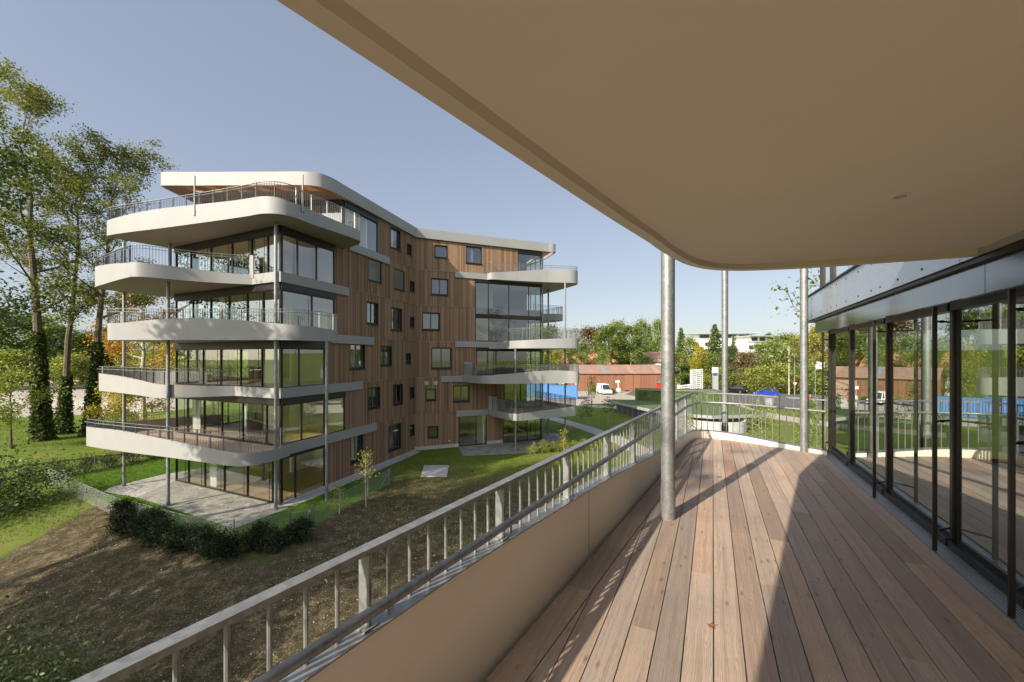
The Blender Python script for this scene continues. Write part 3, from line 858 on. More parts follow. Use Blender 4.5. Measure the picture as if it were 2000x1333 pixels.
def balcony(pts, lv, close, rail=(0.0, 1.0), side=-1):
    path = smooth(pts, 6)
    zb = BT[lv]
    mb = HMB()
    mb.ribbon([(p[0], p[1]) for p in path], zb, [p[2] for p in path], 0.09, 0, inward=side)
    core = offset2([(p[0], p[1]) for p in path], side*0.045)
    mb.prism([(a[0], a[1]) for a in core] + list(close), zb+0.006, LV[lv]-0.02, 0, 1, 0)
    b = mb.build('balcony', [MAT['fascia'], MAT['deck']], house)
    for p, t in resample([(q[0], q[1], q[2]) for q in path], 2.9)[1:]:
        t2 = Vector((t.x, t.y, 0)).normalized(); o2 = Vector((t2.y, -t2.x, 0))*(1 if side > 0 else -1)
        mj = HMB(); mj.obox(Vector((p.x, p.y, zb+0.004)) - t2*0.004 - o2*0.002, t2*0.008, o2*0.004, (0, 0, p.z-zb-0.008)); mj.build('panel_joint', MAT['grey_frame'], b)
    n = len(path); i0, i1 = int(rail[0]*(n-1)), int(rail[1]*(n-1))
    railing_mesh('railing', path[i0:i1+1], LV[lv]+1.12, b, MAT['steel'], side=side)
    return b
# left wing, listed from the far left round the front to the wall
inA = lambda y: (K.x + dA.x/dA.y*(y-K.y) - 0.15, y)
fI = lambda s: tuple(CN + dF*s - nF*0.03)
bal_L5 = [(-20.9, 28.4, 15.85), (-22.0, 26.7, 15.85), (-23.25, 24.9, 15.85), (-23.6, 24.35, 15.86), (-23.3, 24.05, 15.86), (-21.6, 23.45, 15.98), (-19.4, 22.8, 16.06), (-16.7, 21.95, 15.98), (-14.1, 21.1, 15.88),
          (-13.1, 20.75, 15.86), (-12.2, 20.42, 15.83), (-11.55, 20.45, 15.79), (-11.08, 20.85, 15.70), (-10.7, 21.9, 15.72), (-10.0, 23.4, 15.64), (-9.32, 25.0, 15.60), (-9.45, 25.5, 15.58), (-10.6, 26.7, 15.56)]
bal_L4 = [(-21.6, 29.8, 13.05), (-22.8, 28.1, 13.1), (-23.9, 25.4, 13.1), (-24.1, 24.3, 13.1), (-23.75, 23.75, 13.1), (-22.3, 22.8, 13.0), (-20.9, 21.9, 12.87), (-19.4, 21.0, 12.70), (-18.75, 20.72, 12.68), (-18.1, 21.0, 12.65), (-17.0, 21.85, 12.61), (-16.0, 22.4, 12.55), (-15.1, 22.72, 12.49), (-14.35, 22.95, 12.48)]
bal_L3 = [(-21.2, 29.0, 9.7), (-21.1, 25.0, 9.69), (-20.95, 22.0, 9.68), (-20.75, 21.4, 9.68), (-20.1, 21.3, 9.69), (-17.8, 21.3, 9.9), (-16.2, 21.3, 9.94), (-14.2, 21.3, 9.86), (-12.6, 21.3, 9.72), (-11.5, 21.35, 9.62), (-10.8, 21.95, 9.57), (-10.4, 22.9, 9.52), (-10.15, 23.9, 9.46), (-11.25, 24.35, 9.42)]
bal_L2 = [(-22.6, 30.0, 6.9), (-25.4, 29.2, 6.9), (-26.9, 28.0, 6.9), (-27.05, 27.3, 6.89), (-26.4, 26.9, 6.87), (-23.8, 25.4, 6.77), (-21.4, 23.9, 6.64), (-19.6, 22.75, 6.52), (-18.5, 22.35, 6.46), (-17.3, 22.75, 6.38), (-16.3, 23.35, 6.32), (-15.75, 23.62, 6.3)]
bal_L1 = [(-21.2, 30.4, 3.75), (-23.0, 28.4, 3.8), (-25.1, 26.0, 3.8), (-25.55, 25.1, 3.79), (-25.1, 24.7, 3.8), (-21.8, 23.3, 3.82), (-18.4, 22.06, 3.60), (-16.06, 21.16, 3.46), (-14.4, 20.5, 3.36), (-13.5, 20.17, 3.33), (-12.9, 20.2, 3.28), (-12.4, 20.7, 3.26), (-12.1, 21.5, 3.22), (-11.97, 22.2, 3.2)]
backs = [tuple(EN), tuple(DN)]
bL5 = balcony(bal_L5, 5, [(-11.2, 27.2), (-20.0, 29.0)], (0.02, 1.0))
bL4 = balcony(bal_L4, 4, [fI(2.4), fI(LF), (DN + dL*2.5)[:]], (0.02, 0.985))
bL3 = balcony(bal_L3, 3, [(-11.9, 24.0), fI(0.1), fI(LF), (DN + dL*2.5)[:]], (0.02, 0.985))
bL2 = balcony(bal_L2, 2, [fI(4.2), fI(LF), (DN + dL*3.5)[:]], (0.02, 1.0))
bL1 = balcony(bal_L1, 1, [fI(0.1), fI(LF), (DN + dL*3.7)[:]], (0.02, 0.985))
# white privacy panel at the end of the fourth floor railing
mb = HMB(); mb.box(-14.33, 22.85, 12.3, 0.30, 0.05, 1.25, math.atan2(dF.y, dF.x)); mb.build('privacy_panel', MAT['fascia'], house)
# right wing
iB = lambda x: (x, 35.3+(x+8.24)/2.35+0.12)
rside = lambda t: tuple(MN + dR*t)
bR5 = [(-2.25, 37.72, 15.55), (-1.95, 37.45, 15.58), (-1.55, 37.48, 15.62), (-0.5, 37.85, 15.75), (0.5, 38.15, 15.86), (2.0, 38.55, 16.05), (3.4, 38.9, 16.2), (4.9, 39.1, 16.2), (5.8, 39.28, 16.19), (6.3, 39.75, 16.19), (6.2, 40.6, 16.1), (4.9, 43.5, 16), (3.2, 47, 16)]
bR3 = [(-2.1, 37.82, 9.35), (-1.3, 37.3, 9.35), (-0.4, 36.2, 9.36), (0.5, 35.4, 9.37), (1.4, 35.0, 9.4), (2.6, 34.9, 9.46), (3.9, 34.95, 9.52), (5.3, 35.25, 9.57), (5.72, 35.65, 9.57), (5.68, 36.6, 9.57), (4.7, 40, 9.5), (3.0, 45, 9.5)]
bR2 = [(-4.5, 36.88, 6.33), (-3.5, 35.7, 6.35), (-2.7, 34.6, 6.4), (-1.9, 34.15, 6.45), (-0.2, 34.1, 6.58), (1.7, 34.4, 6.75), (3.3, 34.8, 6.83), (4.6, 35.0, 6.8), (5.5, 34.95, 6.72), (5.75, 35.5, 6.7), (4.9, 39, 6.6), (3.0, 45, 6.5)]
bR1 = [(-2.1, 37.7, 3.2), (-1.2, 36.3, 3.2), (-0.4, 35.1, 3.22), (0.15, 34.55, 3.23), (0.6, 34.45, 3.24), (1.1, 34.75, 3.26), (2.4, 35.6, 3.33), (4.2, 36.6, 3.42), (5.55, 37.35, 3.5), (5.85, 37.75, 3.5), (5.5, 38.9, 3.5), (4.2, 42, 3.4), (2.6, 46, 3.3)]
BT_save = BT[3]
b5 = balcony(bR5, 5, [rside(7.0), rside(0.05), iB(2.0), iB(-2.0)], (0.03, 1.0), side=1)
BT[3] = 8.70
b3 = balcony(bR3, 3, [rside(5.0), rside(0.05), iB(2.0), iB(-2.0)], (0.0, 1.0), side=1)
BT[3] = BT_save
b2 = balcony(bR2, 2, [rside(5.0), rside(0.05), iB(2.0), iB(-4.0)], (0.02, 1.0), side=1)
b1 = balcony(bR1, 1, [rside(6.0), rside(0.05), iB(2.0), iB(-1.8)], (0.03, 1.0), side=1)
b4 = balcony([(2.3, 43.5, 12.6), (3.6, 44.4, 12.62), (5.2, 45.1, 12.65), (5.6, 45.6, 12.65), (5.2, 46.8, 12.6), (3.2, 49.4, 12.6)], 4, [rside(9.9), rside(3.5)], (0.0, 1.0), side=1)
for (x, y, ba) in ((-3.9, 36.7, 6.33), (-1.75, 37.45, 3.2)):     # closed screens where the right wing balconies meet the wall
    mb = HMB(); mb.box(x, y, ba-0.05, 0.9, 0.05, 1.25, math.atan2(dB.y, dB.x)-1.0); mb.build('privacy_panel', MAT['signgrey'], house)

# columns
def column(x, y, z0, z1, r=0.085):
    mb = HMB(); mb.tube([(x, y, z0), (x, y, z1)], r, 14); mb.tube([(x, y, z0), (x, y, z0+0.25)], r+0.012, 14)
    mb.build('column', MAT['steel'], house)
for a in ((-23.85, 25.5, 0, 14.98), (-18.4, 22.19, 0, 11.96), (-12.32, 21.63, 0, 14.99), (-10.28, 23.0, 0, 8.84), (-21.2, 25.7, 12.4, 14.98),
          (0.29, 35.15, 0, 8.72), (3.75, 42.8, 0, 14.98), (4.95, 38.6, 0, 14.98), (2.95, 40.35, 0, 18.12)):
    column(*a)
column(-16.72, 21.85, 15.4, 17.5, 0.04); column(-10.75, 21.3, 15.4, 17.3, 0.04)

# roof: white edge band, gravel top, timber slats over the terrace
roofp = [(-21.0, 29.5), (-20.95, 26.5), (-20.92, 24.75), (-20.75, 24.58), (-19, 24.58), (-16.3, 24.55), (-14, 24.53), (-12.6, 24.5), (-11.95, 24.55), (-11.4, 24.8), (-11.0, 25.4), (-10.75, 26.2), (-9.65, 29.9), (-8.08, 35.18)]
roofb = [(-8.08, 35.18), (-2, 37.75), (3.5, 39.98), (3.95, 40.08), (4.22, 40.3), (4.18, 40.7), (3.1, 43.9), (0.0, 49.8)]
rp = smooth(roofp[:-1] , 5) + [roofp[-1]]
rb = smooth(roofb, 5)
mb = HMB()
mb.ribbon(rp + rb[1:], RB, RT, 0.12, 0, inward=1)
top = offset2(rp + rb[1:], 0.06)
cl = [(-11.0, 47.3), (-17.6, 38.2)]
main = [(-20.9, 27.0), (-10.75, 26.9), (-9.72, 29.95), (-8.15, 35.12), (-2, 37.8), (2.95, 39.9), (1.6, 44.5), (-0.3, 49.5), (-11.0, 47.2), (-17.5, 38.0), (-20.9, 29.4)]
mb.prism(main, 18.125, 18.86, 0, 1, 0)
roof = mb.build('roof', [MAT['fascia'], MAT['flat_roof']], house)
mb = HMB()
y = 24.72
while y < 26.9:
    x1 = -12.4 if y < 24.86 else (-11.8 if y < 25.12 else (-11.4 if y < 25.7 else -11.05))
    mb.obox((-20.75, y, 18.70), (x1+20.75, 0, 0), (0, 0.035, 0), (0, 0, 0.15)); y += 0.13
mb.build('slats', MAT['pine'], roof)
mb = HMB()
for k in range(6):
    x = -20.4 + k*1.5
    mb.obox((x, 24.7, 18.45), (0.10, 0, 0), (1.1 if x < -12.4 else 0.4, 2.1, 0), (0, 0, 0.24))
mb.obox((-20.8, 24.68, 18.14), (8.0, 0, 0), (0, 0.10, 0), (0, 0, 0.2))
mb.build('beam', MAT['pine_dark'], roof)
mb = HMB()
for k in range(14):
    s = 0.25*k
    a = Vector((2.95, 40.2)) + dR*s; b = a + Vector((1.0, 0.1)).normalized()*1.05
    mb.obox((a.x, a.y, 18.2), (b.x-a.x, b.y-a.y, 0), (-0.05, 0.15, 0), (0, 0, 0.04))
mb.build('slats', MAT['pine'], roof)
# ------------------------------------------------------------------ the building we stand in
def builder(org):
    org = Vector(org)
    class B(MB):
        def build(self, name, mats, parent=None, **kw):
            self.v = [(p[0]-org.x, p[1]-org.y, p[2]-org.z) for p in self.v]
            return MB.build(self, name, mats, parent, **kw)
    return B
NO = (3.6, 2.97, 0.0)
near = thing('terrace_house', 'near building with timber terrace, cream balcony soffit and dark framed sliding glass doors', 'apartment house', NO)
NB = builder(NO)
d2 = Vector((0.4356, 0.9001)); n2 = Vector((-0.9001, 0.4356))     # along the facade, out towards the terrace
G0 = Vector((3.607, 2.97))                                         # glass line
P0 = Vector((3.29, 2.738))                                         # line of the outer guide posts
def g3(a, out, z, o=G0): q = o + d2*a + n2*out; return (q.x, q.y, z)
def aY(y, o=G0): return (y-o.y)/d2.y
V3 = lambda v, s: Vector((v.x*s, v.y*s, 0))
AE = aY(7.58)                                                       # corner of the glass
A_B = -14.0                                                          # facade runs on behind the viewer

# parapet path (inner face), walking away from the viewer
def wx(y): return -0.172 + 0.6055*(y-2.18)
zs = {-11: .65, -6: .65, -3: .65, 0: .65, 1.5: .65, 2.2: .64, 3.3: .575, 4.05: .525, 5.0: .43, 6.1: .325, 7.3: .24, 8.1: .19}
pp = [(wx(y), y, DECK+h) for y, h in zs.items()] + [(3.70, 8.52, DECK+.17), (3.86, 8.70, DECK+.16), (4.08, 8.76, DECK+.15), (4.34, 8.64, DECK+.14), (4.62, 8.42, DECK+.12), (4.94, 8.02, DECK+.09), (5.24, 7.60, DECK+.07), (5.50, 7.24, DECK+.06)]
ppath = smooth(pp, 6)
zb = DECK-0.42
mb = NB()
mb.ribbon([(p[0], p[1]) for p in ppath], zb, [p[2] for p in ppath], 0.10, 0, inward=1)
cc = [(p[0], p[1]) for p in offset2([(p[0], p[1]) for p in ppath], 0.05)]
closing = [tuple(G0 + d2*AE + Vector((0.2, -0.1))), tuple(G0 + d2*A_B)]
mb.prism(cc + closing, zb+0.01, DECK-0.06, 0, 1, 0)
par = mb.build('parapet', [MAT['render'], MAT['greyfelt']], near)
mb = NB()
ctr = offset2([(p[0], p[1]) for p in ppath], 0.05)
mb.bar([(c[0], c[1], p[2]+0.001) for c, p in zip(ctr, ppath)], 0.125, 0.008)
mb.build('top_plate', MAT['steel'], par)

mb = NB()
inp = offset2([(p[0], p[1]) for p in ppath], -0.0015)
for yy in (3.55, 0.9, 6.4):
    k = min(range(len(ppath)), key=lambda q: abs(ppath[q][1]-yy))
    t = (Vector(inp[k+1])-Vector(inp[k])).normalized()
    mb.obox((inp[k][0], inp[k][1], DECK+0.002), (t.x*0.004, t.y*0.004, 0), (-t.y*0.003, t.x*0.003, 0), (0, 0, ppath[k][2]-DECK-0.004))
mb.build('panel_joint', MAT['darkwood'], par)
# deck boards, each its own board with real gaps
def clip(poly, nx, ny, c):
    out = []
    for i in range(len(poly)):
        a = poly[i]; b = poly[(i+1) % len(poly)]
        da = nx*a[0]+ny*a[1]-c; db = nx*b[0]+ny*b[1]-c
        if da <= 0: out.append(a)
        if (da < 0 < db) or (db < 0 < da):
            t = da/(da-db); out.append((a[0]+(b[0]-a[0])*t, a[1]+(b[1]-a[1])*t))
    return out
edge = offset2([(p[0], p[1]) for p in ppath], -0.025)
border_in = offset2([(p[0], p[1]) for p in ppath], -0.215)
drain_out = 0.214                                                   # terrace side of the drain, from the glass line
dk = [e for e in edge if True] + [g3(AE-0.02, drain_out, 0)[:2], g3(A_B, drain_out, 0)[:2]]
isp = [k for k, p in enumerate(ppath) if p[1] > 8.05 and p[0] < 3.6]
icut = isp[0]
dk_in = border_in[:icut] + edge[icut-1:] + [g3(AE-0.02, drain_out, 0)[:2], g3(A_B, drain_out, 0)[:2]]
rng = random.Random(3)
mb = NB()
def board(poly):
    if len(poly) < 3: return
    ar = abs(sum(poly[i][0]*poly[(i+1) % len(poly)][1]-poly[(i+1) % len(poly)][0]*poly[i][1] for i in range(len(poly))))/2
    if ar < 0.004: return
    uv = [((p[0]-G0.x)*d2.x+(p[1]-G0.y)*d2.y, (p[0]-G0.x)*n2.x+(p[1]-G0.y)*n2.y) for p in poly]
    ao = sum(poly[i][0]*poly[(i+1) % len(poly)][1]-poly[(i+1) % len(poly)][0]*poly[i][1] for i in range(len(poly)))
    if ao < 0: poly = poly[::-1]; uv = uv[::-1]
    n = len(poly); i = len(mb.v)
    mb.v += [(p[0], p[1], DECK) for p in poly] + [(p[0], p[1], DECK-0.026) for p in poly]
    mb.f.append(tuple(range(i, i+n))); mb.m.append(0); mb.s.append(False); mb.uv.append(uv)
    for k in range(n):
        k2 = (k+1) % n
        mb.f.append((i+k, i+n+k, i+n+k2, i+k2)); mb.m.append(0); mb.s.append(False); mb.uv.append([uv[k], uv[k], uv[k2], uv[k2]])
PITCH = 0.158; GAP = 0.0065
wmax = drain_out
wv = wmax
for k in range(40):
    w0 = wmax + k*PITCH; w1 = w0 + PITCH - GAP
    a = A_B - rng.uniform(0, 3)
    while a < 7.5:
        L = rng.choice([2.0, 2.6, 3.1, 3.6, 4.2])
        a1 = a + L
        if a1 > -14.0:
            pl = dk_in
            base = G0.x*n2.x + G0.y*n2.y
            pl = clip(pl, n2.x, n2.y, base + w1); pl = clip(pl, -n2.x, -n2.y, -(base + w0))
            ba = G0.x*d2.x + G0.y*d2.y
            pl = clip(pl, d2.x, d2.y, ba + a1 - 0.003); pl = clip(pl, -d2.x, -d2.y, -(ba + a))
            board(pl)
        a = a1
# border board beside the parapet
for k0 in range(0, icut-1, 5):
    k1 = min(k0+5, icut-1)
    board(edge[k0:k1+1] + offset2([(p[0], p[1]) for p in ppath], -0.208)[k0:k1+1][::-1])
deck = mb.build('deck', MAT['deck'], near)
# drain grate in front of the doors
mb = NB()
a0, a1 = A_B, AE-0.05
mb.poly([g3(a0, 0.045, DECK-0.012), g3(a1, 0.045, DECK-0.012), g3(a1, 0.206, DECK-0.012), g3(a0, 0.206, DECK-0.012)][::-1], 0, [(a0, 0), (a1, 0), (a1, 0.165), (a0, 0.165)][::-1])
mb.obox(g3(a0, 0.206, DECK-0.03), V3(d2, a1-a0), V3(n2, 0.006), (0, 0, 0.032), 1)
mb.build('drain_grate', [MAT['grate'], MAT['steel'], MAT['black_metal']], near, recalc=False)

# balustrade
RT_Z = DECK + 0.96
cpath = [(c[0], c[1], p[2]) for c, p in zip(ctr, ppath)]
s0 = next(k for k, p in enumerate(cpath) if p[1] > -1.2)
cp = cpath[s0:]
mb = NB()
mb.bar([(p[0], p[1], RT_Z-0.022) for p in cp], 0.052, 0.022)
rail = mb.build('railing', MAT['steel'], near)
hp = offset2([(p[0], p[1]) for p in ppath], -0.035)[s0:]
mb = NB(); mb.tube([(q[0], q[1], RT_Z-0.205) for q in hp], 0.021, 12); mb.build('handrail', MAT['steel'], rail)
pts = resample(cp, 0.121)
# start the rhythm so that a post stands where the photograph has one
first = min(range(len(pts)), key=lambda k: abs(pts[k][0].y-1.63)) % 8
nb = 0
for k, (p, t) in enumerate(pts):
    t2 = Vector((t.x, t.y, 0)).normalized(); m2 = Vector((-t2.y, t2.x, 0))
    mb = NB()
    if k % 8 == first and p.y < 8.4 and p.x < 3.7:
        mb.obox(Vector((p.x, p.y, p.z)) - m2*0.032 - t2*0.007, m2*0.058, t2*0.014, (0, 0, RT_Z-0.022-p.z))
        mb.obox(Vector((p.x, p.y, p.z+0.008)) - m2*0.045 - t2*0.035, m2*0.09, t2*0.07, (0, 0, 0.008))
        q = Vector((p.x, p.y, 0)) - m2*0.085
        mb.tube([(p.x-m2.x*0.02+t2.x*0.012, p.y-m2.y*0.02+t2.y*0.012, RT_Z-0.235), (q.x+t2.x*0.06, q.y+t2.y*0.06, RT_Z-0.235), (q.x+t2.x*0.07, q.y+t2.y*0.07, RT_Z-0.215)], 0.008, 6)
        mb.build('post', MAT['steel'], rail)
    else:
        mb.tube([(p.x, p.y, p.z+0.005), (p.x, p.y, RT_Z-0.02)], 0.0085, 8, cap=False)
        mb.build('baluster', MAT['steel'], rail)
        nb += 1

# columns
for (x, y, z0, z1, r) in ((1.65, 4.39, DECK-0.02, 18.0, 0.070), (4.85, 9.45, 0.0, 18.0, 0.068), (5.26, 7.47, DECK-0.4, 18.0, 0.062)):
    mb = NB(); mb.tube([(x, y, z0), (x, y, z1)], r, 28)
    if y < 5: mb.tube([(x, y, DECK-0.01), (x, y, DECK+0.30)], r+0.006, 28, cap=True)
    mb.tube([(x, y, DECK+1.5), (x, y, DECK+1.504)], r+0.003, 28)
    if y > 9: mb.tube([(x, y, DECK-0.5), (x, y, DECK+0.16)], r+0.006, 24, mi=1)
    mb.build('column', [MAT['steel'], MAT['black_metal']], near)

# sliding glass doors
mY = [7.58, 6.49, 5.13, 3.73, 2.78, 1.35, -0.1, -1.5, -2.9, -4.4, -6, -8]
mA = [aY(y) for y in mY]
ZT = ZC + 0.47                                                     # head of the doors
for k in range(len(mA)-1):
    a1, a0 = mA[k], mA[k+1]
    mb = NB()
    mb.obox(g3(a0-0.024, -0.03, DECK), V3(d2, 0.048), V3(n2, 0.05), (0, 0, ZT-DECK))
    mb.obox(g3(a0+0.024, -0.05, DECK-0.01), V3(d2, a1-a0-0.048), V3(n2, 0.10), (0, 0, 0.065))
    mb.obox(g3(a0+0.024, -0.05, ZT-0.05), V3(d2, a1-a0-0.048), V3(n2, 0.085), (0, 0, 0.05))
    # inner sash
    mb.obox(g3(a0+0.024, -0.03, DECK+0.055), V3(d2, 0.022), V3(n2, 0.03), (0, 0, ZT-DECK-0.115))
    mb.obox(g3(a1-0.046, -0.03, DECK+0.055), V3(d2, 0.022), V3(n2, 0.03), (0, 0, ZT-DECK-0.115))
    mb.obox(g3(a0+0.046, -0.03, DECK+0.055), V3(d2, a1-a0-0.092), V3(n2, 0.03), (0, 0, 0.04))
    dr = mb.build('glass_door', MAT['bronze'], near)
    mb = NB()
    mb.poly([g3(a0+0.044, -0.012, DECK+0.09), g3(a1-0.044, -0.012, DECK+0.09), g3(a1-0.044, -0.012, ZT-0.05), g3(a0+0.044, -0.012, ZT-0.05)])
    mb.build('pane', MAT['glass_near'], dr)
mb = NB(); mb.obox(g3(AE-0.02, -0.06, DECK), V3(d2, 0.065), V3(n2, 0.10), (0, 0, ZT-DECK)); mb.build('corner_post', MAT['bronze'], near)
# return glass round the corner
e2 = -n2
mb = NB()
c0 = G0 + d2*AE
for s in (1.2, 2.4):
    q = c0 + e2*s; mb.obox((q.x, q.y, DECK), V3(e2, 0.06), V3(d2, 0.06), (0, 0, ZT-DECK))
mb.obox((c0.x, c0.y, DECK-0.01), V3(e2, 2.5), V3(d2, 0.06), (0, 0, 0.08))
rg = mb.build('glass_door', MAT['bronze'], near)
mb = NB(); a = c0 + e2*0.03 + d2*0.02; b = c0 + e2*2.4 + d2*0.02
mb.poly([(a.x, a.y, DECK+.07), (b.x, b.y, DECK+.07), (b.x, b.y, ZT), (a.x, a.y, ZT)]); mb.build('pane', MAT['glass_near'], rg)
# guide posts of the shutters, each held off the frame by brackets
for y in (7.42, 5.06, 3.686, 2.738, 1.2, -0.3, -1.8):
    a = aY(y, P0)
    mb = NB()
    mb.obox(g3(a-0.012, -0.02, DECK-0.02, P0), V3(d2, 0.02), V3(n2, 0.03), (0, 0, ZC+0.47-DECK))
    po = mb.build('guide_post', MAT['bronze'], near)
    for z in (DECK+0.16, DECK+1.13, DECK+2.02):
        mb = NB()
        p = Vector(g3(a, 0, z, P0)); q = Vector(g3(min(mA, key=lambda m: abs(m-aY(y))), 0.03, z))
        mb.tube([p, q], 0.009, 6); mb.tube([p.lerp(q, .45), p.lerp(q, .6)], 0.014, 6)
        mb.build('bracket', MAT['bronze'], po)
# dark metal shutter box above the doors, bright panel band above it
def band(o, a0, a1, out, dep, z0, z1, joints, mat, name, rivets=False):
    js = sorted([a0] + [j for j in joints if a0 < j < a1] + [a1])
    for p, q in zip(js[:-1], js[1:]):
        mb = NB()
        mb.obox(g3(p+0.004, out-dep, z0, o), V3(d2, q-p-0.008), V3(n2, dep), (0, 0, z1-z0))
        if rivets:
            for f in (0.08, 0.35, 0.65, 0.92):
                for zz in (z0+0.07, z1-0.07):
                    c = Vector(g3(p+(q-p)*f, out, zz, o)); mb.tube([c, c + V3(n2, 0.005)], 0.011, 10, mi=1)
        mb.build(name, [mat, MAT['bronze']], near)
jb = [aY(1.17, P0), aY(2.95, P0), aY(5.75, P0), aY(-1.5, P0)]
band(P0, A_B, aY(7.85, P0), 0.02, 0.36, ZC+0.46, ZC+0.675, jb, MAT['metalbox'], 'shutter_box')
jp = [aY(6.33-1.62*k, P0) for k in range(8)]
band(P0, A_B, aY(8.55, P0), 0.09, 0.45, ZC+0.715, ZC+1.17, jp, MAT['metalpanel'], 'facade_panel', True)
mb = NB()
mb.obox(g3(A_B, -0.4, ZC+0.68, P0), V3(d2, aY(8.2, P0)-A_B), V3(n2, 0.47), (0, 0, 0.03))
mb.obox(g3(A_B, -0.4, ZC+1.175, P0), V3(d2, aY(8.6, P0)-A_B), V3(n2, 0.52), (0, 0, 0.02))
mb.build('ledge', MAT['bronze'], near)
# return sides of the bands at the corner
mb = NB()
q = Vector(g3(aY(7.85, P0), 0.02, ZC+0.46, P0)); mb.obox(q + V3(n2, -0.37), V3(e2, 2.5), V3(d2, -0.3), (0, 0, 0.215))
q = Vector(g3(aY(8.55, P0), 0.09, ZC+0.715, P0)); mb.obox(q + V3(n2, -0.46), V3(e2, 3.0), V3(d2, -0.4), (0, 0, 0.455))
mb.build('facade_panel', MAT['metalpanel'], near)
# windows of the floor above
mb = NB()
for y in (8.3, 7.6, 6.2, 4.8, 3.4): mb.obox(g3(aY(y, P0), -0.25, ZC+1.195, P0), V3(d2, 0.07), V3(n2, 0.09), (0, 0, 1.9))
mb.obox(g3(aY(0, P0), -0.26, ZC+3.1, P0), V3(d2, aY(8.4, P0)-aY(0, P0)), V3(n2, 0.3), (0, 0, 0.6))
wu = mb.build('window', MAT['bronze'], near)
mb = NB(); a0, a1 = aY(0, P0), aY(8.35, P0)
mb.poly([g3(a0, -0.2, ZC+1.2, P0), g3(a1, -0.2, ZC+1.2, P0), g3(a1, -0.2, ZC+3.1, P0), g3(a0, -0.2, ZC+3.1, P0)]); mb.build('pane', MAT['glass_near'], wu)

# room behind the doors
mb = NB()
def slab(a0, a1, o0, o1, z, h, mi):
    mb.obox(g3(a0, o0, z), V3(d2, a1-a0), V3(n2, o1-o0), (0, 0, h), mi)
slab(A_B, AE, -5.2, -0.06, DECK-0.05, 0.06, 0)
slab(A_B, AE, -5.2, -0.12, ZC+0.60, 0.5, 1)
slab(A_B, AE, -5.4, -5.2, DECK-0.05, 3.2, 1)
slab(1.6, 1.75, -5.2, -2.4, DECK+0.01, ZC+0.6-DECK-0.01, 1)
slab(AE-0.1, AE, -5.2, -2.6, DECK+0.01, ZC+0.6-DECK-0.01, 1)
slab(A_B, A_B+0.15, -5.2, -0.1, DECK+0.01, ZC+0.6-DECK-0.01, 1)
mb.build('room', [MAT['oakfloor'], MAT['concrete']], near)
# storeys below and above so the building has a body
mb = NB()
mb.obox(g3(A_B, -8, -0.5), V3(d2, AE-A_B), V3(n2, 7.9), (0, 0, DECK-0.5+0.4))
mb.obox(g3(A_B, -8, ZC+1.3), V3(d2, AE-A_B), V3(n2, 7.5), (0, 0, 9.0))
mb.build('wall', MAT['siding'], near)

# balcony of the floor above: flat soffit inside a shallow drip edge
SZ, LZ = ZC+0.7626, ZC+0.72
lip = [(0.748*y-1.10, y) for y in (-1.2, -0.6, 0, 1.0, 1.8)] + [(0.54, 2.19), (0.82, 2.55), (1.01, 2.81), (1.20, 3.05), (1.39, 3.25), (1.59, 3.39), (1.77, 3.445), (1.97, 3.45), (2.32, 3.375), (2.72, 3.22), (3.15, 3.04), (3.43, 2.92)]  # cut short behind the viewer, so unseen sunlit deck bounces light onto soffit
lp = smooth(lip, 6)
mb = NB()
mb.ribbon([(p[0], p[1]) for p in lp], LZ, LZ+0.95, 0.062, 0, inward=-1)
inn = offset2([(p[0], p[1]) for p in lp], -0.05)
mb.prism(list(inn) + [g3(aY(2.98), 0.22, 0)[:2], g3(aY(-1.9), 0.22, 0)[:2]], SZ, SZ+0.25, 0, 0, 1)
ub = mb.build('balcony', [MAT['render'], MAT['soffit']], near)
mb = NB()
c = Vector((1.827, 1.955, SZ))
mb.tube([c + Vector((0, 0, -0.006)), c + Vector((0, 0, 0.01))], 0.038, 24)
mb.tube([c + Vector((0, 0, -0.008)), c + Vector((0, 0, 0.0))], 0.026, 24, mi=1)
mb.build('downlight', [MAT['soffit'], MAT['chrome']], ub)
# ------------------------------------------------------------------ ground
def sstep(a, b, x):
    t = np.clip((x-a)/(b-a), 0, 1); return t*t*(3-2*t)
def terrain(x, y):
    x = np.asarray(x, float); y = np.asarray(y, float)
    d = (x+11)*(-0.488) + (y-16.3)*(-0.873)
    bank = -np.clip(0.20*np.maximum(0, d-0.3)**1.08, 0, 3.0)*(1-sstep(-8.5, -1.0, x))*(1-sstep(-40, -70, -x*0+np.minimum(x, 0)))
    bank = np.where(x < -70, 0, bank)
    hill = 12*sstep(150, 240, y)
    return bank + hill
def tz(x, y): return float(terrain(x, y))
xs = sorted(set(list(np.arange(-1600, -60, 90)) + list(np.arange(-60, -36, 3.0)) + list(np.arange(-36, 16, 0.5)) + list(np.arange(16, 61, 3.0)) + list(np.arange(60, 1700, 90))))
ys = sorted(set(list(np.arange(-600, -30, 60)) + list(np.arange(-30, 4, 2.0)) + list(np.arange(4, 42, 0.5)) + list(np.arange(42, 280, 6.0)) + list(np.arange(280, 2600, 150))))
XX, YY = np.meshgrid(xs, ys)
rs = np.random.RandomState(5)
ZZ = terrain(XX, YY)
near_m = (XX > -36) & (XX < 16) & (YY > 4) & (YY < 42)
D_ = (XX+11)*(-0.488) + (YY-16.3)*(-0.873)
ZZ = ZZ + np.where(near_m & (YY < 21) & (D_ > 1), rs.normal(0, 0.035, ZZ.shape), 0)
nx, ny = len(xs), len(ys)
vv = np.stack([XX.ravel(), YY.ravel(), ZZ.ravel()], 1)
ff = [(j*nx+i, j*nx+i+1, (j+1)*nx+i+1, (j+1)*nx+i) for j in range(ny-1) for i in range(nx-1)]
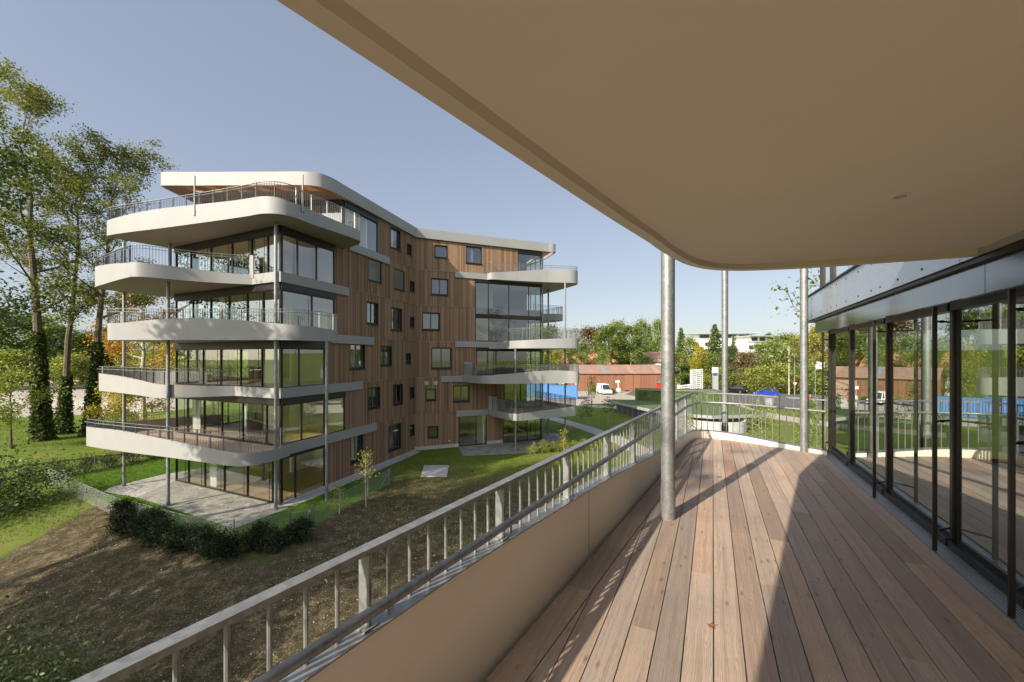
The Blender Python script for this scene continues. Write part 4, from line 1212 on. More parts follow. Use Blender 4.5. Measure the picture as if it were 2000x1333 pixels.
me = bpy.data.meshes.new('ground'); me.from_pydata(vv.tolist(), [], ff); me.materials.append(MAT['ground'])
soil = np.zeros(XX.shape)
soil = np.maximum(soil, sstep(-1.2, 0.4, D_)*(1-sstep(-4, 3, XX))*0.80)
soil = np.maximum(soil, (1-sstep(22, 36, YY))*(1-sstep(3, 14, XX))*sstep(-14, -8, XX)*0.8)
soil = np.where((XX < -22) & (D_ < 5), np.minimum(soil, 0.42), soil)
soil = np.where(XX < -30, np.minimum(soil, 0.22), soil)
soil = np.maximum(soil, 0.12)
soil = np.where((XX > 14) & (YY > 30), 0.40, soil)
at = me.attributes.new('soil', 'FLOAT', 'POINT'); at.data.foreach_set('value', soil.ravel().astype(np.float32))
me.polygons.foreach_set('use_smooth', [True]*len(ff))
tag(link('ground', me), kind='structure')

def sheet(name, pts, z, mat, label=None):
    mb = MB()
    tri = tessellate_polygon([[Vector((p[0], p[1], 0)) for p in pts]])
    for t in tri: mb.poly([(pts[k][0], pts[k][1], z) for k in t])
    o = mb.build(name, mat)
    bm = bmesh.new(); bm.from_mesh(o.data)
    for f in bm.faces:
        if f.normal.z < 0: f.normal_flip()
    bm.to_mesh(o.data); bm.free()
    tag(o, kind='structure')
    return o
def strip(name, path, w, z, mat):
    p = smooth(path, 6); a = offset2(p, w/2); b = offset2(p, -w/2)
    return sheet(name, a + b[::-1], z, mat)
wallA = lambda t, o=0.0: tuple(K + dA*t + nA*o)
lawn = sheet('lawn', [(-29.3, 26.6), (-24, 23.4), (-20, 21.2), (-17.3, 19.9), (-14.5, 18.6), (-12.6, 18.0), (-10.9, 18.1), (-9.5, 19.2), (-8.6, 22.5), (-7.75, 25.7), (-8.9, 28.6), wallA(4.6, 0.8), wallA(LA, 0.8), (-12.0, 22.0), tuple(DN), (-20.5, 31), (-20.3, 37), (-28.2, 35.5)], 0.012, MAT['lawn'])
sheet('patio', [(-12.85, 19.15), (-11.7, 21.75), (-12.25, 22.2), (-21.5, 26.6), (-21.1, 23.4)], 0.030, MAT['flag'])
sheet('gravel_strip', [(-21.15, 23.42), (-21.55, 26.62), (-22.0, 29.4), (-23.6, 28.0), (-24.4, 25.2), (-24.0, 24.4)], 0.026, MAT['gravel'])
sheet('gravel_strip', [wallA(0.3, 0.02), wallA(0.3, 0.75), wallA(7.0, 0.85), wallA(LA-0.2, 0.78), wallA(LA+0.4, 0.0)], 0.022, MAT['gravel'])
sheet('patio', [(-4.75, 36.78), (-3.9, 33.25), (-1.4, 33.7), (1.4, 34.3), (3.0, 36.9), (5.3, 40.4), (4.6, 43.4), (3.05, 43.2), (2.85, 40.0)], 0.022, MAT['flag'])
strip('path', [(1.0, 62), (6.3, 51.5), (9.4, 43), (10.8, 36), (11.0, 28), (9.0, 19), (6.0, 12)], 2.0, 0.018, MAT['pathmat'])
strip('path', [(40, 78), (35.5, 66), (35.0, 57), (37.5, 49), (44, 42)], 4.2, 0.018, MAT['lot'])
strip('path', [(6, 72), (20, 64.5), (32, 68), (44, 75)], 3.0, 0.014, MAT['pathmat'])
sheet('gravel_lot', [(-12, 67), (8, 70), (22, 72), (33, 78), (36, 92), (34, 99), (6, 97), (-14, 96)], 0.010, MAT['lot'])
sheet('road', [(24, 88), (30, 75), (40, 68), (60, 61), (110, 50), (260, 28), (260, 58), (120, 75), (72, 82), (52, 93), (46, 110), (40, 150), (33, 150), (35, 112)], 0.022, MAT['asphalt'])
sheet('gravel_lot', [(-50, 62), (-52, 78), (-48, 100), (-90, 140), (-190, 150), (-190, 62), (-90, 52), (-64, 55)], 0.010, MAT['lot'])
mb = MB()
mb.prism([(-6.42, 30.3), (-4.62, 30.3), (-4.32, 27.5), (-6.05, 27.5)], -0.1, 0.06)
o = mb.build('paving_slab', MAT['concrete']); tag(o, 'flat grey concrete slab lying in the lawn near the inner corner of the larch house', 'slab')

# ------------------------------------------------------------------ foliage
def leaf_mesh(name, Cn, size, mat, seed=0, flat=0.35, aspect=0.55):
    rs = np.random.RandomState(seed)
    n = len(Cn)
    nrm = rs.normal(0, 1, (n, 3)); nrm[:, 2] = np.abs(nrm[:, 2]) + flat
    nrm /= np.linalg.norm(nrm, axis=1)[:, None]
    a = np.cross(nrm, rs.normal(0, 1, (n, 3))); a /= np.linalg.norm(a, axis=1)[:, None]
    b = np.cross(nrm, a)
    s = (np.asarray(size)*rs.uniform(0.65, 1.3, n))[:, None]
    fold = nrm*s*0.12
    v = np.stack([Cn - a*s*0.5, Cn + b*s*aspect*0.5 + fold, Cn + a*s*0.5, Cn - b*s*aspect*0.5 + fold], 1).reshape(-1, 3)
    me = bpy.data.meshes.new(name)
    me.vertices.add(4*n); me.vertices.foreach_set('co', v.astype(np.float32).ravel())
    me.loops.add(4*n); me.loops.foreach_set('vertex_index', np.arange(4*n, dtype=np.int32))
    me.polygons.add(n); me.polygons.foreach_set('loop_start', np.arange(0, 4*n, 4, dtype=np.int32))
    me.materials.append(mat)
    me.update(calc_edges=True)
    return me

def clump_pts(tips, n, r, rs, weights=None, zsq=0.75):
    tips = np.asarray(tips)
    k = rs.choice(len(tips), n, p=weights)
    g = rs.normal(0, 1, (n, 3)); g[:, 2] *= zsq
    rr = np.asarray(r)[k][:, None] if np.ndim(r) else r
    return tips[k] + g*rr*0.55

def broadleaf(name, H, Rc, c0, seed, nleaf, leaf, mats, label=None, cat='tree', group=None, lean=(0, 0), tr=0.3, nl=11, clump=0.95, ivy=0.0, bark='bark', rise=0.55, gap=0.0, loc=(0, 0, 0), sides=8, tags=True, sub=4):
    rs = np.random.RandomState(seed)
    root = thing(name, label, cat, loc, 0, group) if tags else bpy.data.objects.new(name, None)
    tb = MB()
    n = 9
    tp = []; rad = []
    for k in range(n):
        f = k/(n-1)
        w = 0.02*H*f
        tp.append(Vector((lean[0]*f**1.3 + rs.normal(0, 1)*w*0.35, lean[1]*f**1.3 + rs.normal(0, 1)*w*0.35, H*0.93*f)))
        rad.append(max(0.015, tr*(1-f)**0.85 + 0.012) * (1.35 if k == 0 else 1))
    tb.tube(tp, rad, sides, 0, cap=False)
    def trunk_at(f):
        x = f*(n-1); i = min(int(x), n-2); return tp[i].lerp(tp[i+1], x-i), rad[i]*(1-(x-i))+rad[i+1]*(x-i)
    tips = []; cr = []
    for k in range(nl):
        f = c0 + (0.96-c0)*((k+0.5)/nl)
        p, r_ = trunk_at(min(0.98, f/0.93))
        az = 2.399*k + rs.uniform(-.4, .4)
        q = (f-c0)/(1-c0)
        prof = math.sin(math.pi*min(1, 0.18+0.80*q))**0.7
        L = Rc*prof*rs.uniform(0.78, 1.12)
        el = rise*(0.5+q) + rs.uniform(-.12, .12)
        path = [p]; d = Vector((math.cos(az), math.sin(az), math.tan(el)*0.8)).normalized()
        for s in range(4):
            d = (d + Vector((rs.normal(0, .16), rs.normal(0, .16), 0.10))).normalized()
            path.append(path[-1] + d*(L/4))
        tb.tube(path, [r_*0.55, r_*0.4, r_*0.28, r_*0.18, 0.012], 6, 0, cap=False)
        for s in range(sub):
            base = path[1 + s % 4] if s < 4 else path[rs.randint(2, 5)]
            if s % 4 == 3: base = path[4]
            d3 = (Vector((rs.normal(0, 1), rs.normal(0, 1), rs.normal(0.35, .55)))*0.8 + d).normalized()
            e = base + d3*L*rs.uniform(0.28, 0.5)
            mid = base.lerp(e, .5) + Vector((rs.normal(0, .08), rs.normal(0, .08), rs.normal(0, .08)))*L*0.3
            tb.tube([base, mid, e], [r_*0.18+0.01, r_*0.1+0.008, 0.006], 5, 0, cap=False)
            tips.append(tuple(e)); cr.append(clump*rs.uniform(.6, 1.25))
            if rs.rand() > gap: tips.append(tuple(mid)); cr.append(clump*rs.uniform(.5, 1.0))
        tips.append(tuple(path[4])); cr.append(clump*rs.uniform(.7, 1.2))
    tips.append(tuple(tp[-1])); cr.append(clump)
    tb.build('trunk', MAT[bark], root, recalc=False)
    wts = np.array(cr)**2; wts = wts/wts.sum()
    pts_ = clump_pts(tips, nleaf, np.array(cr), rs, wts)
    cm = leaf_mesh('crown', pts_, leaf, MAT[mats], seed+1)
    link('crown', cm, root)
    if ivy > 0:
        m_ = int(ivy*520)
        f = rs.uniform(0, ivy/H, m_)**1.05; P = []
        for k in range(m_):
            p, r_ = trunk_at(min(0.97, f[k]/0.93)); az = rs.uniform(0, 6.283); rr = r_*1.05 + abs(rs.normal(0, 0.16))*(1.15-f[k]*H/ivy*0.7)
            P.append((p.x+math.cos(az)*rr, p.y+math.sin(az)*rr, p.z))
        link('ivy', leaf_mesh('ivy', np.array(P), 0.24, MAT['leaf_ivy'], seed+2, 0.0, 0.8), root)
    if not tags:
        COL.objects.link(root); root.location = loc
    return root

def conifer(name, H, Rc, seed, nleaf, leaf, mats, label, loc=(0, 0, 0), group=None, z0=0.06):
    rs = np.random.RandomState(seed)
    root = thing(name, label, 'tree', loc, 0, group)
    tb = MB(); tb.tube([(0, 0, 0), (0.05, 0, H*.5), (0, 0, H)], [H*0.016, H*0.01, 0.02], 7, cap=False)
    P = []; W = []
    lv = 26
    for k in range(lv):
        f = z0 + (0.97-z0)*(k/(lv-1))
        L = Rc*(1-f)**0.8*rs.uniform(0.85, 1.12) + 0.15
        nbr = 8
        for b in range(nbr):
            az = 6.283*b/nbr + k*0.7 + rs.uniform(-.25, .25); Lb = L*rs.uniform(.75, 1.15)
            z = f*H
            e = Vector((math.cos(az)*Lb, math.sin(az)*Lb, z - 0.22*Lb))
            tb.tube([(0, 0, z), tuple(e*0.55 + Vector((0, 0, z*0.45 - 0.0))), tuple(e)], [0.05, 0.03, 0.01], 4, cap=False)
            m_ = max(3, int(nleaf/(lv*nbr)*(0.4+1.2*Lb/Rc)))
            t = rs.uniform(0.1, 1.05, m_)
            for tt in t:
                w_ = (0.10+0.16*(1-tt))*Lb + 0.12
                P.append((e.x*tt + rs.normal(0, w_*.6), e.y*tt + rs.normal(0, w_*.6), z - 0.22*Lb*tt + rs.normal(-0.1, 0.30)))
    tb.build('trunk', MAT['bark'], root, recalc=False)
    link('crown', leaf_mesh('crown', np.array(P), leaf, MAT[mats], seed+1, 0.2, 0.4), root)
    return root

def shrub(name, label, loc, H, Rc, seed, n, leaf, mats, cat='shrub', group=None, rz=0.0, squash=1.0, lumps=9):
    """many small leaves over several lumps, on a few stems"""
    rs = np.random.RandomState(seed)
    root = thing(name, label, cat, loc, rz, group)
    tb = MB(); tips = []; cr = []
    for k in range(lumps):
        az = 6.283*k/lumps + rs.uniform(-.4, .4); q = rs.uniform(0.25, 0.8)*Rc
        z = H*rs.uniform(0.3, 0.85)*(1-0.35*q/Rc)
        e = (math.cos(az)*q, math.sin(az)*q*squash, z)
        tb.tube([(e[0]*.15, e[1]*.15, -0.05), (e[0]*.6, e[1]*.6, z*.55), e], [0.03, 0.02, 0.008], 5, cap=False)
        tips.append(e); cr.append(Rc*rs.uniform(.38, .6))
    tips.append((0, 0, H*.8)); cr.append(Rc*.5); tips.append((0, 0, H*.4)); cr.append(Rc*.6)
    tb.build('stem', MAT['bark'], root, recalc=False)
    P = clump_pts(tips, n, np.array(cr), rs, None, 0.8)
    P = P[(P[:, 2] > 0.02)]
    link('crown', leaf_mesh('crown', P, leaf, MAT[mats], seed+1, 0.2), root)
    return root

def young_tree(name, label, loc, H, seed, n, leaf, mats, R_=0.5, stakes=0, group=None, c0=0.35):
    rs = np.random.RandomState(seed)
    root = thing(name, label, 'young tree', loc, rs.uniform(0, 6.28), group)
    tb = MB(); tb.tube([(0, 0, -0.05), (rs.normal(0, .04), rs.normal(0, .04), H*.5), (rs.normal(0, .06), rs.normal(0, .06), H)], [0.028, 0.018, 0.006], 7, cap=False)
    tips = []
    for k in range(12):
        f = c0 + (1-c0)*k/12; az = 2.4*k
        e = Vector((math.cos(az)*R_*(1.1-f*.7), math.sin(az)*R_*(1.1-f*.7), f*H + R_*.5))
        tb.tube([(0, 0, f*H), tuple(e)], [0.01, 0.004], 4, cap=False); tips += [tuple(e), tuple(e*0.6 + Vector((0, 0, f*H*.4)))]
    tips.append((0, 0, H))
    tb.build('trunk', MAT['palebark'], root, recalc=False)
    P = clump_pts(tips, n, R_*0.55, rs)
    link('crown', leaf_mesh('crown', P, leaf, MAT[mats], seed+3, 0.1, 0.45), root)
    for k in range(stakes):
        mb = MB(); a = 6.283*k/stakes + .5
        mb.tube([(math.cos(a)*.45, math.sin(a)*.45, -0.1), (math.cos(a)*.45, math.sin(a)*.45, 1.7)], 0.035, 8); mb.build('stake', MAT['stake'], root)
    return root

# tall ivy trunks on the left
MAT['leaf_ash'] = m_leaf('leaf_ash', [(0.06, 0.09, 0.02), (0.12, 0.155, 0.033), (0.19, 0.21, 0.048), (0.29, 0.275, 0.07)], 0.33)
broadleaf('ash_tree', 34, 6.4, 0.34, 11, 17000, 0.23, 'leaf_ash', 'tallest ivy wrapped ash behind the left balconies, leftmost of the three ivy trunks', loc=(-44.8, 39.6, 0), lean=(-0.8, -1.0), tr=0.42, nl=17, clump=0.85, ivy=11, gap=0.6, rise=0.75, sub=5)
broadleaf('ash_tree', 28, 5.8, 0.38, 23, 12000, 0.23, 'leaf_ash', 'slanting ivy clad ash with leaning bare trunk, middle one of the three ivy trunks', loc=(-46.5, 43.0, 0), lean=(3.2, -1.0), tr=0.33, nl=15, clump=0.8, ivy=6.5, gap=0.6, rise=0.7, sub=5)
broadleaf('ash_tree', 30, 5.6, 0.38, 37, 17000, 0.23, 'leaf_ash', 'broad rounded ash rising beside the left balconies with dark ivy on its lower trunk', loc=(-42.6, 42.0, 0), lean=(2.0, 0.5), tr=0.36, nl=16, clump=0.85, ivy=10, gap=0.5, rise=0.72, sub=5)
broadleaf('maple_tree', 26, 7.0, 0.26, 41, 17000, 0.30, 'leaf_dark', 'dark dense maple cut by the left edge of the photo', loc=(-38.6, 27.5, -1.0), lean=(-0.5, -0.5), tr=0.5, nl=16, clump=1.3, gap=0.2, rise=0.45, sub=5)
broadleaf('autumn_tree', 18, 4.6, 0.18, 51, 7500, 0.30, 'leaf_autumn', 'orange and yellow autumn tree seen between the left balconies', loc=(-44.5, 50.0, 0), tr=0.3, nl=14, clump=1.2, bark='palebark', gap=0.4, rise=0.3)
broadleaf('maple_tree', 9.5, 4.2, 0.15, 61, 6500, 0.30, 'leaf_yellow', 'yellow green maple behind the second floor balcony of the larch house', loc=(-37.5, 52.0, 0), tr=0.2, nl=10, clump=1.2, rise=0.4)
broadleaf('hornbeam', 5.2, 3.0, 0.15, 71, 5200, 0.22, 'leaf_yellow', 'low spreading yellow green tree beside the foot of the ivy trunks', loc=(-36.0, 38.5, 0), tr=0.12, nl=9, clump=0.9, rise=0.3)
broadleaf('hornbeam', 6.2, 2.6, 0.3, 77, 3600, 0.22, 'leaf_bush', 'thin young hornbeam in front of the leftmost ivy trunk', loc=(-43.5, 36.0, 0), tr=0.09, nl=9, clump=0.8, rise=0.4)
# bank vegetation, bottom left
shrub('hazel_bush', 'large leafy bush filling the bottom left corner', (-10.4, 8.5, tz(-10.4, 8.5)), 4.3, 1.6, 81, 9000, 0.095, 'leaf_dark', lumps=18)
shrub('hazel_bush', 'dark drooping bush at the left edge below the lit lawn', (-27.5, 22.0, tz(-27.5, 22.0)-.3), 4.0, 2.6, 82, 5200, 0.17, 'leaf_dark', lumps=14)
# tall trees standing behind the viewer to the left throw the dappled shade
SH = [(-29.2, 6.6, 26, 4.4), (-27.0, -1.0, 27, 5.4), (-17.8, -8.0, 26, 4.8), (-13.3, -16.1, 25, 4.9), (-20.5, 3.2, 19, 4.4), (-18.8, 9.0, 12.5, 3.7)]
shade_lab = ['tall ash on the bank left of the terrace, outside the frame', 'tallest ash on the bank behind the viewer, outside the frame', 'broad ash on the bank behind the viewer, outside the frame',
             'rear ash on the bank nearest the terrace house, outside the frame', 'low ash on the bank in front of the taller ones, outside the frame', 'small round topped ash on the slope nearest the yew hedge, outside the frame']
for k, (x, y, h, r) in enumerate(SH):
    broadleaf('ash_tree', h, r, 0.30, 101+k*7, (11000, 20000, 8000, 5000, 10000, 8500)[k], (0.33, 0.33, 0.33, 0.33, 0.33, 0.2)[k], 'leaf', shade_lab[k], loc=(x, y, -2.0), tr=0.35, nl=(9, 10, 8, 8, 9, 11)[k], clump=(1.15, 1.4, 1.3, 1.2, 1.35, 0.8)[k], gap=0.9, rise=0.6, sub=2)

# hedges round the garden
rs = np.random.RandomState(77)
yew = [(-18.6, 19.75, 1.15, .85), (-17.7, 19.25, 1.2, .8), (-16.7, 18.95, .95, .75), (-15.75, 18.4, 1.15, .9), (-14.9, 17.9, 1.25, .85), (-13.9, 17.45, 1.05, .85), (-13.0, 17.1, 1.1, .85), (-12.1, 16.85, 1.0, .85), (-11.2, 16.75, 1.1, .8), (-10.35, 17.0, 0.9, .7), (-9.75, 17.35, 1.15, .75), (-9.2, 17.9, 1.05, .65)]
for k, (x, y, h, r) in enumerate(yew):
    shrub('yew_shrub', 'dark yew shrub in the clumped hedge outside the low wire fence', (x+rs.normal(0, .18), y+rs.normal(0, .18), tz(x, y)-.1), h*1.12*rs.uniform(.7, 1.25), r*rs.uniform(.62, .85), 200+k, 5200, 0.075, 'leaf_yew', 'shrub', 'dark yew shrubs along the wire fence', lumps=11)
for k in range(9):
    x = -30.4 + 0.42*k; y = 26.3 + 1.25*k
    shrub('yew_shrub', 'low dark shrub in the far hedge row behind the lawn', (x, y, 0), 1.1, .8, 230+k, 1100, 0.10, 'leaf_yew', 'shrub', 'low hedge row behind the lawn', lumps=7)
box = [(1.75, 34.3, .9, .6, 'leaf_bush'), (2.7, 34.6, 1.05, .55, 'leaf_olive'), (3.5, 35.0, .85, .6, 'leaf_bush'), (4.4, 35.3, 1.0, .6, 'leaf_olive'), (5.3, 35.5, .8, .6, 'leaf_bush'), (6.2, 35.6, 1.0, .6, 'leaf'), (7.2, 35.4, .9, .7, 'leaf_bush'), (8.2, 35.0, .8, .7, 'leaf_olive')]
for k, (x, y, h, r, mm) in enumerate(box):
    shrub('box_shrub', 'small rounded green shrub in the bed beside the right hand patio', (x, y, 0), h, r, 250+k, 1100, 0.09, mm, 'shrub', 'small shrubs beside the right patio', lumps=8)
young_tree('young_tree', 'slim young tree with sparse brownish leaves beside the end of the wire fence', (-7.7, 21.9, 0), 2.8, 301, 330, 0.13, 'leaf_olive', 0.55, c0=0.45)
young_tree('young_tree', 'knee high sapling inside the wire fence near the gate', (-8.75, 21.0, 0), 1.3, 302, 260, 0.10, 'leaf_bush', 0.45, c0=0.2)
young_tree('young_tree', 'thin sapling with pale top leaves rising behind the balustrade', (3.3, 26.5, 0), 3.3, 303, 320, 0.13, 'leaf_yellow', 0.42, c0=0.2)
young_tree('young_tree', 'bushy young tree next to the concrete path by the right patio', (8.2, 45.5, 0), 3.2, 304, 520, 0.16, 'leaf_dark', 0.75)
young_tree('young_tree', 'young tree tied between dark stakes on the lawn before the gravel lot', (12.3, 64.0, 0), 4.6, 305, 520, 0.22, 'leaf_bush', 0.8, stakes=2)
young_tree('young_tree', 'dark shrubby sapling between path and grass roofed pavilion', (11.6, 50.0, 0), 2.6, 306, 420, 0.18, 'leaf_dark', 0.9)
young_tree('young_tree', 'leafy yellow green young tree behind the far balustrade', (16.2, 27.0, 0), 4.7, 307, 2400, 0.13, 'leaf_bush', 1.05, c0=0.12)
young_tree('young_tree', 'columnar yellow green young tree behind the column at the glass corner', (18.6, 26.0, 0), 5.1, 308, 2200, 0.13, 'leaf_bush', 0.75, c0=0.12)
young_tree('young_tree', 'small green shrub tree under the curved concrete wall', (17.2, 40.5, 0), 2.0, 309, 700, 0.18, 'leaf_bush', 0.9, c0=0.1)
broadleaf('birch_tree', 15.5, 3.3, 0.35, 88, 1900, 0.20, 'leaf', 'small leaved birch with thin hanging twigs beyond the glass corner', loc=(15.9, 19.5, 0), tr=0.08, nl=12, clump=0.7, bark='bark', gap=0.6, rise=0.3)

# ------------------------------------------------------------------ garden fence and gate
def fence(name, pts, label, h=0.95, posts=True, step=2.2, brace=None):
    root = thing(name, label, 'fence', (pts[0][0], pts[0][1], 0))
    B = builder((pts[0][0], pts[0][1], 0))
    mb = B(); acc = 0
    for a, b in zip(pts[:-1], pts[1:]):
        L = (Vector(b[:2])-Vector(a[:2])).length
        mb.poly([(a[0], a[1], 0.03), (b[0], b[1], 0.03), (b[0], b[1], h), (a[0], a[1], h)], 0, [(acc, 0), (acc+L, 0), (acc+L, h), (acc, h)])
        acc += L
    mb.build('wire_mesh', MAT['mesh'], root, recalc=False)
    mb = B(); mb.tube([(p[0], p[1], h) for p in pts], 0.008, 5); mb.build('top_wire', MAT['steel'], root)
    for p, t in resample([(q[0], q[1], 0) for q in pts], step):
        mb = B(); mb.tube([(p.x, p.y, -0.1), (p.x, p.y, h+0.05)], 0.024, 8); mb.build('post', MAT['steel'], root)
    if brace:
        mb = B(); mb.tube(brace, 0.02, 8); mb.build('brace', MAT['steel'], root)
fence('wire_fence', [(-29.6, 26.4), (-24.2, 23.2), (-20.2, 20.9), (-17.4, 19.65), (-14.5, 18.35), (-12.6, 17.75), (-11.0, 17.85)], 'low diamond mesh wire fence curving behind the dark yew hedge')
fence('wire_fence', [(-9.2, 19.35), (-8.55, 22.4), (-7.6, 25.9)], 'short wire mesh fence running from the gate to the braced end post', brace=[(-7.6, 25.9, 0.9), (-7.95, 24.9, 0.03)])
fence('wire_fence', [(-29.6, 26.4), (-27.9, 31.5), (-26.5, 36.5)], 'rear wire mesh fence along the far hedge row', step=2.4)
fence('wire_fence', [(-110, 74), (-80, 66), (-52, 60)], 'distant wire fence in front of the pale gravel lot', h=1.6, step=3.5)
g = thing('garden_gate', 'small galvanised mesh garden gate with two posts in the wire fence', 'gate', (-9.3, 19.3, 0))
B = builder((-9.3, 19.3, 0)); ga, gb = Vector((-10.95, 18.0, 0)), Vector((-9.3, 19.3, 0)); gd = (gb-ga).normalized(); gm = ga.lerp(gb, 0.55)
for p in (gm, gb):
    mb = B(); mb.tube([(p.x, p.y, -0.1), (p.x, p.y, 1.08)], 0.035, 10); mb.build('post', MAT['steel'], g)
mb = B(); a, b = gm + gd*0.05, gb - gd*0.05
mb.tube([(a.x, a.y, 0.12), (b.x, b.y, 0.12), (b.x, b.y, 0.95), (a.x, a.y, 0.95), (a.x, a.y, 0.12)], 0.017, 8); mb.build('frame', MAT['steel'], g)
mb = B(); L = (b-a).length; mb.poly([(a.x, a.y, .12), (b.x, b.y, .12), (b.x, b.y, .95), (a.x, a.y, .95)], 0, [(0, 0), (L, 0), (L, .83), (0, .83)]); mb.build('wire_mesh', MAT['mesh'], g, recalc=False)
mb = B(); a = ga; b = gm; L = (b-a).length
mb.poly([(a.x, a.y, .05), (b.x, b.y, .05), (b.x, b.y, .9), (a.x, a.y, .9)], 0, [(0, 0), (L, 0), (L, .83), (0, .83)]); mb.build('wire_mesh', MAT['mesh'], g, recalc=False)
mb = B(); mb.tube([(a.x, a.y, .9), (b.x, b.y, .95)], 0.015, 8); mb.build('top_rail', MAT['steel'], g)
mb = B(); p = gb - gd*0.12; mb.box(p.x, p.y, 0.75, 0.14, 0.05, 0.1, math.atan2(gd.y, gd.x)); mb.build('lock', MAT['signgrey'], g)

# stones, weeds and litter on the bare bank
rs = np.random.RandomState(9)
mb = MB()
for k in range(11000):
    x, y = rs.uniform(-19, 1.5), rs.uniform(6.5, 23)
    d = (x+11)*(-0.488)+(y-16.3)*(-0.873)
    if d < 0.8 and not (x > -8.6 and y < 22): continue
    s = abs(rs.normal(0, 0.012))+0.009; z = tz(x, y)
    c = Vector((x, y, z)); pr = [c + Vector((rs.uniform(-1, 1), rs.uniform(-1, 1), rs.uniform(-.2, .9)))*s for _ in range(5)]
    mb.f += [(len(mb.v)+q[0], len(mb.v)+q[1], len(mb.v)+q[2]) for q in ((0, 1, 2), (0, 2, 3), (0, 3, 4), (1, 2, 3), (2, 3, 4), (0, 1, 4))]
    mb.m += [0]*6; mb.s += [False]*6; mb.uv += [None]*6; mb.v += [tuple(p) for p in pr]
tag(mb.build('stones', MAT['stone'], recalc=False), 'loose pale stones scattered over the bare earth bank', 'stones', kind='stuff')
P = []
for k in range(900):
    x, y = rs.uniform(-19, 4), rs.uniform(6.5, 26)
    d = (x+11)*(-0.488)+(y-16.3)*(-0.873)
    if d < 0.7 and not x > -8.0: continue
    z = tz(x, y); m_ = rs.randint(5, 16)
    for q in range(m_): P.append((x+rs.normal(0, .10), y+rs.normal(0, .10), z+abs(rs.normal(0.02, .04))))
me = leaf_mesh('weeds', np.array(P), 0.05, MAT['leaf'], 3, 0.6)
tag(link('weeds', me), 'sparse green weeds sprouting from the earth bank', 'weeds', kind='stuff')
# grass blades: lawn inside the fence and the meadow patches outside
def blades(name, poly, n, h, mat, label, zoff=0.0):
    rs = np.random.RandomState(len(name)+n)
    A = np.array(poly); lo, hi = A.min(0), A.max(0)
    pts = rs.uniform(lo, hi, (n*3, 2)); ok = np.zeros(len(pts), bool)
    j = len(A)-1
    for i in range(len(A)):
        c = ((A[i, 1] > pts[:, 1]) != (A[j, 1] > pts[:, 1])) & (pts[:, 0] < (A[j, 0]-A[i, 0])*(pts[:, 1]-A[i, 1])/(A[j, 1]-A[i, 1]+1e-12)+A[i, 0])
        ok ^= c; j = i
    pts = pts[ok][:n]; m_ = len(pts)
    z = terrain(pts[:, 0], pts[:, 1]) + zoff
    az = rs.uniform(0, 6.283, m_); w_ = rs.uniform(0.008, 0.02, m_)[:, None]; hh = h*rs.uniform(.5, 1.3, m_)
    b = np.stack([pts[:, 0], pts[:, 1], z], 1); s = np.stack([np.cos(az), np.sin(az), 0*az], 1)
    tip = b + np.stack([rs.normal(0, .4, m_)*hh, rs.normal(0, .4, m_)*hh, hh], 1)
    v = np.stack([b-s*w_, b+s*w_, tip], 1).reshape(-1, 3)
    me = bpy.data.meshes.new(name)
    me.vertices.add(3*m_); me.vertices.foreach_set('co', v.astype(np.float32).ravel())
    me.loops.add(3*m_); me.loops.foreach_set('vertex_index', np.arange(3*m_, dtype=np.int32))
    me.polygons.add(m_); me.polygons.foreach_set('loop_start', np.arange(0, 3*m_, 3, dtype=np.int32))
    me.materials.append(mat); me.update(calc_edges=True)
    return tag(link(name, me), label, 'grass', kind='stuff')
MAT['blade'] = m_leaf('grass_blade', [(0.03, 0.075, 0.006), (0.06, 0.13, 0.012), (0.11, 0.20, 0.02), (0.17, 0.25, 0.035)], 0.3, 0.7)
MAT['blade_dry'] = m_leaf('dry_grass_blade', [(0.06, 0.085, 0.015), (0.11, 0.14, 0.025), (0.18, 0.19, 0.04), (0.26, 0.23, 0.07)], 0.3, 0.7)
blades('grass', [(-28.8, 26.6), (-24, 23.6), (-20, 21.4), (-17.3, 20.1), (-12.7, 18.1), (-11.0, 18.2), (-9.6, 19.3), (-8.7, 22.5), (-7.8, 25.7), (-9.0, 28.4), wallA(5, .9), wallA(LA, .85), (-11.7, 21.4), (-12.8, 18.9), (-21, 23.2), (-24.2, 24.0), (-24.6, 25.4), (-23.4, 28.2), (-22.3, 36), (-27.6, 35.5)], 42000, 0.075, MAT['blade'], 'short bright green turf inside the wire fence', 0.0)
blades('grass', [(-7.6, 26.2), (-8.0, 22), (-4, 17.5), (3, 14), (10, 18), (9, 34), (1.5, 33.9), (-4, 33), (-4.9, 36.4), (-8.0, 34.6)], 26000, 0.08, MAT['blade_dry'], 'patchy meadow grass between the larch house and the terrace', 0.0)
blades('grass', [(-52, 34), (-30, 27), (-20.5, 20.6), (-24, 19.0), (-38, 22), (-60, 30), (-66, 52), (-40, 52), (-32, 40)], 42000, 0.14, MAT['blade'], 'rough sunlit grass under the tall ivy trunks', 0.0)
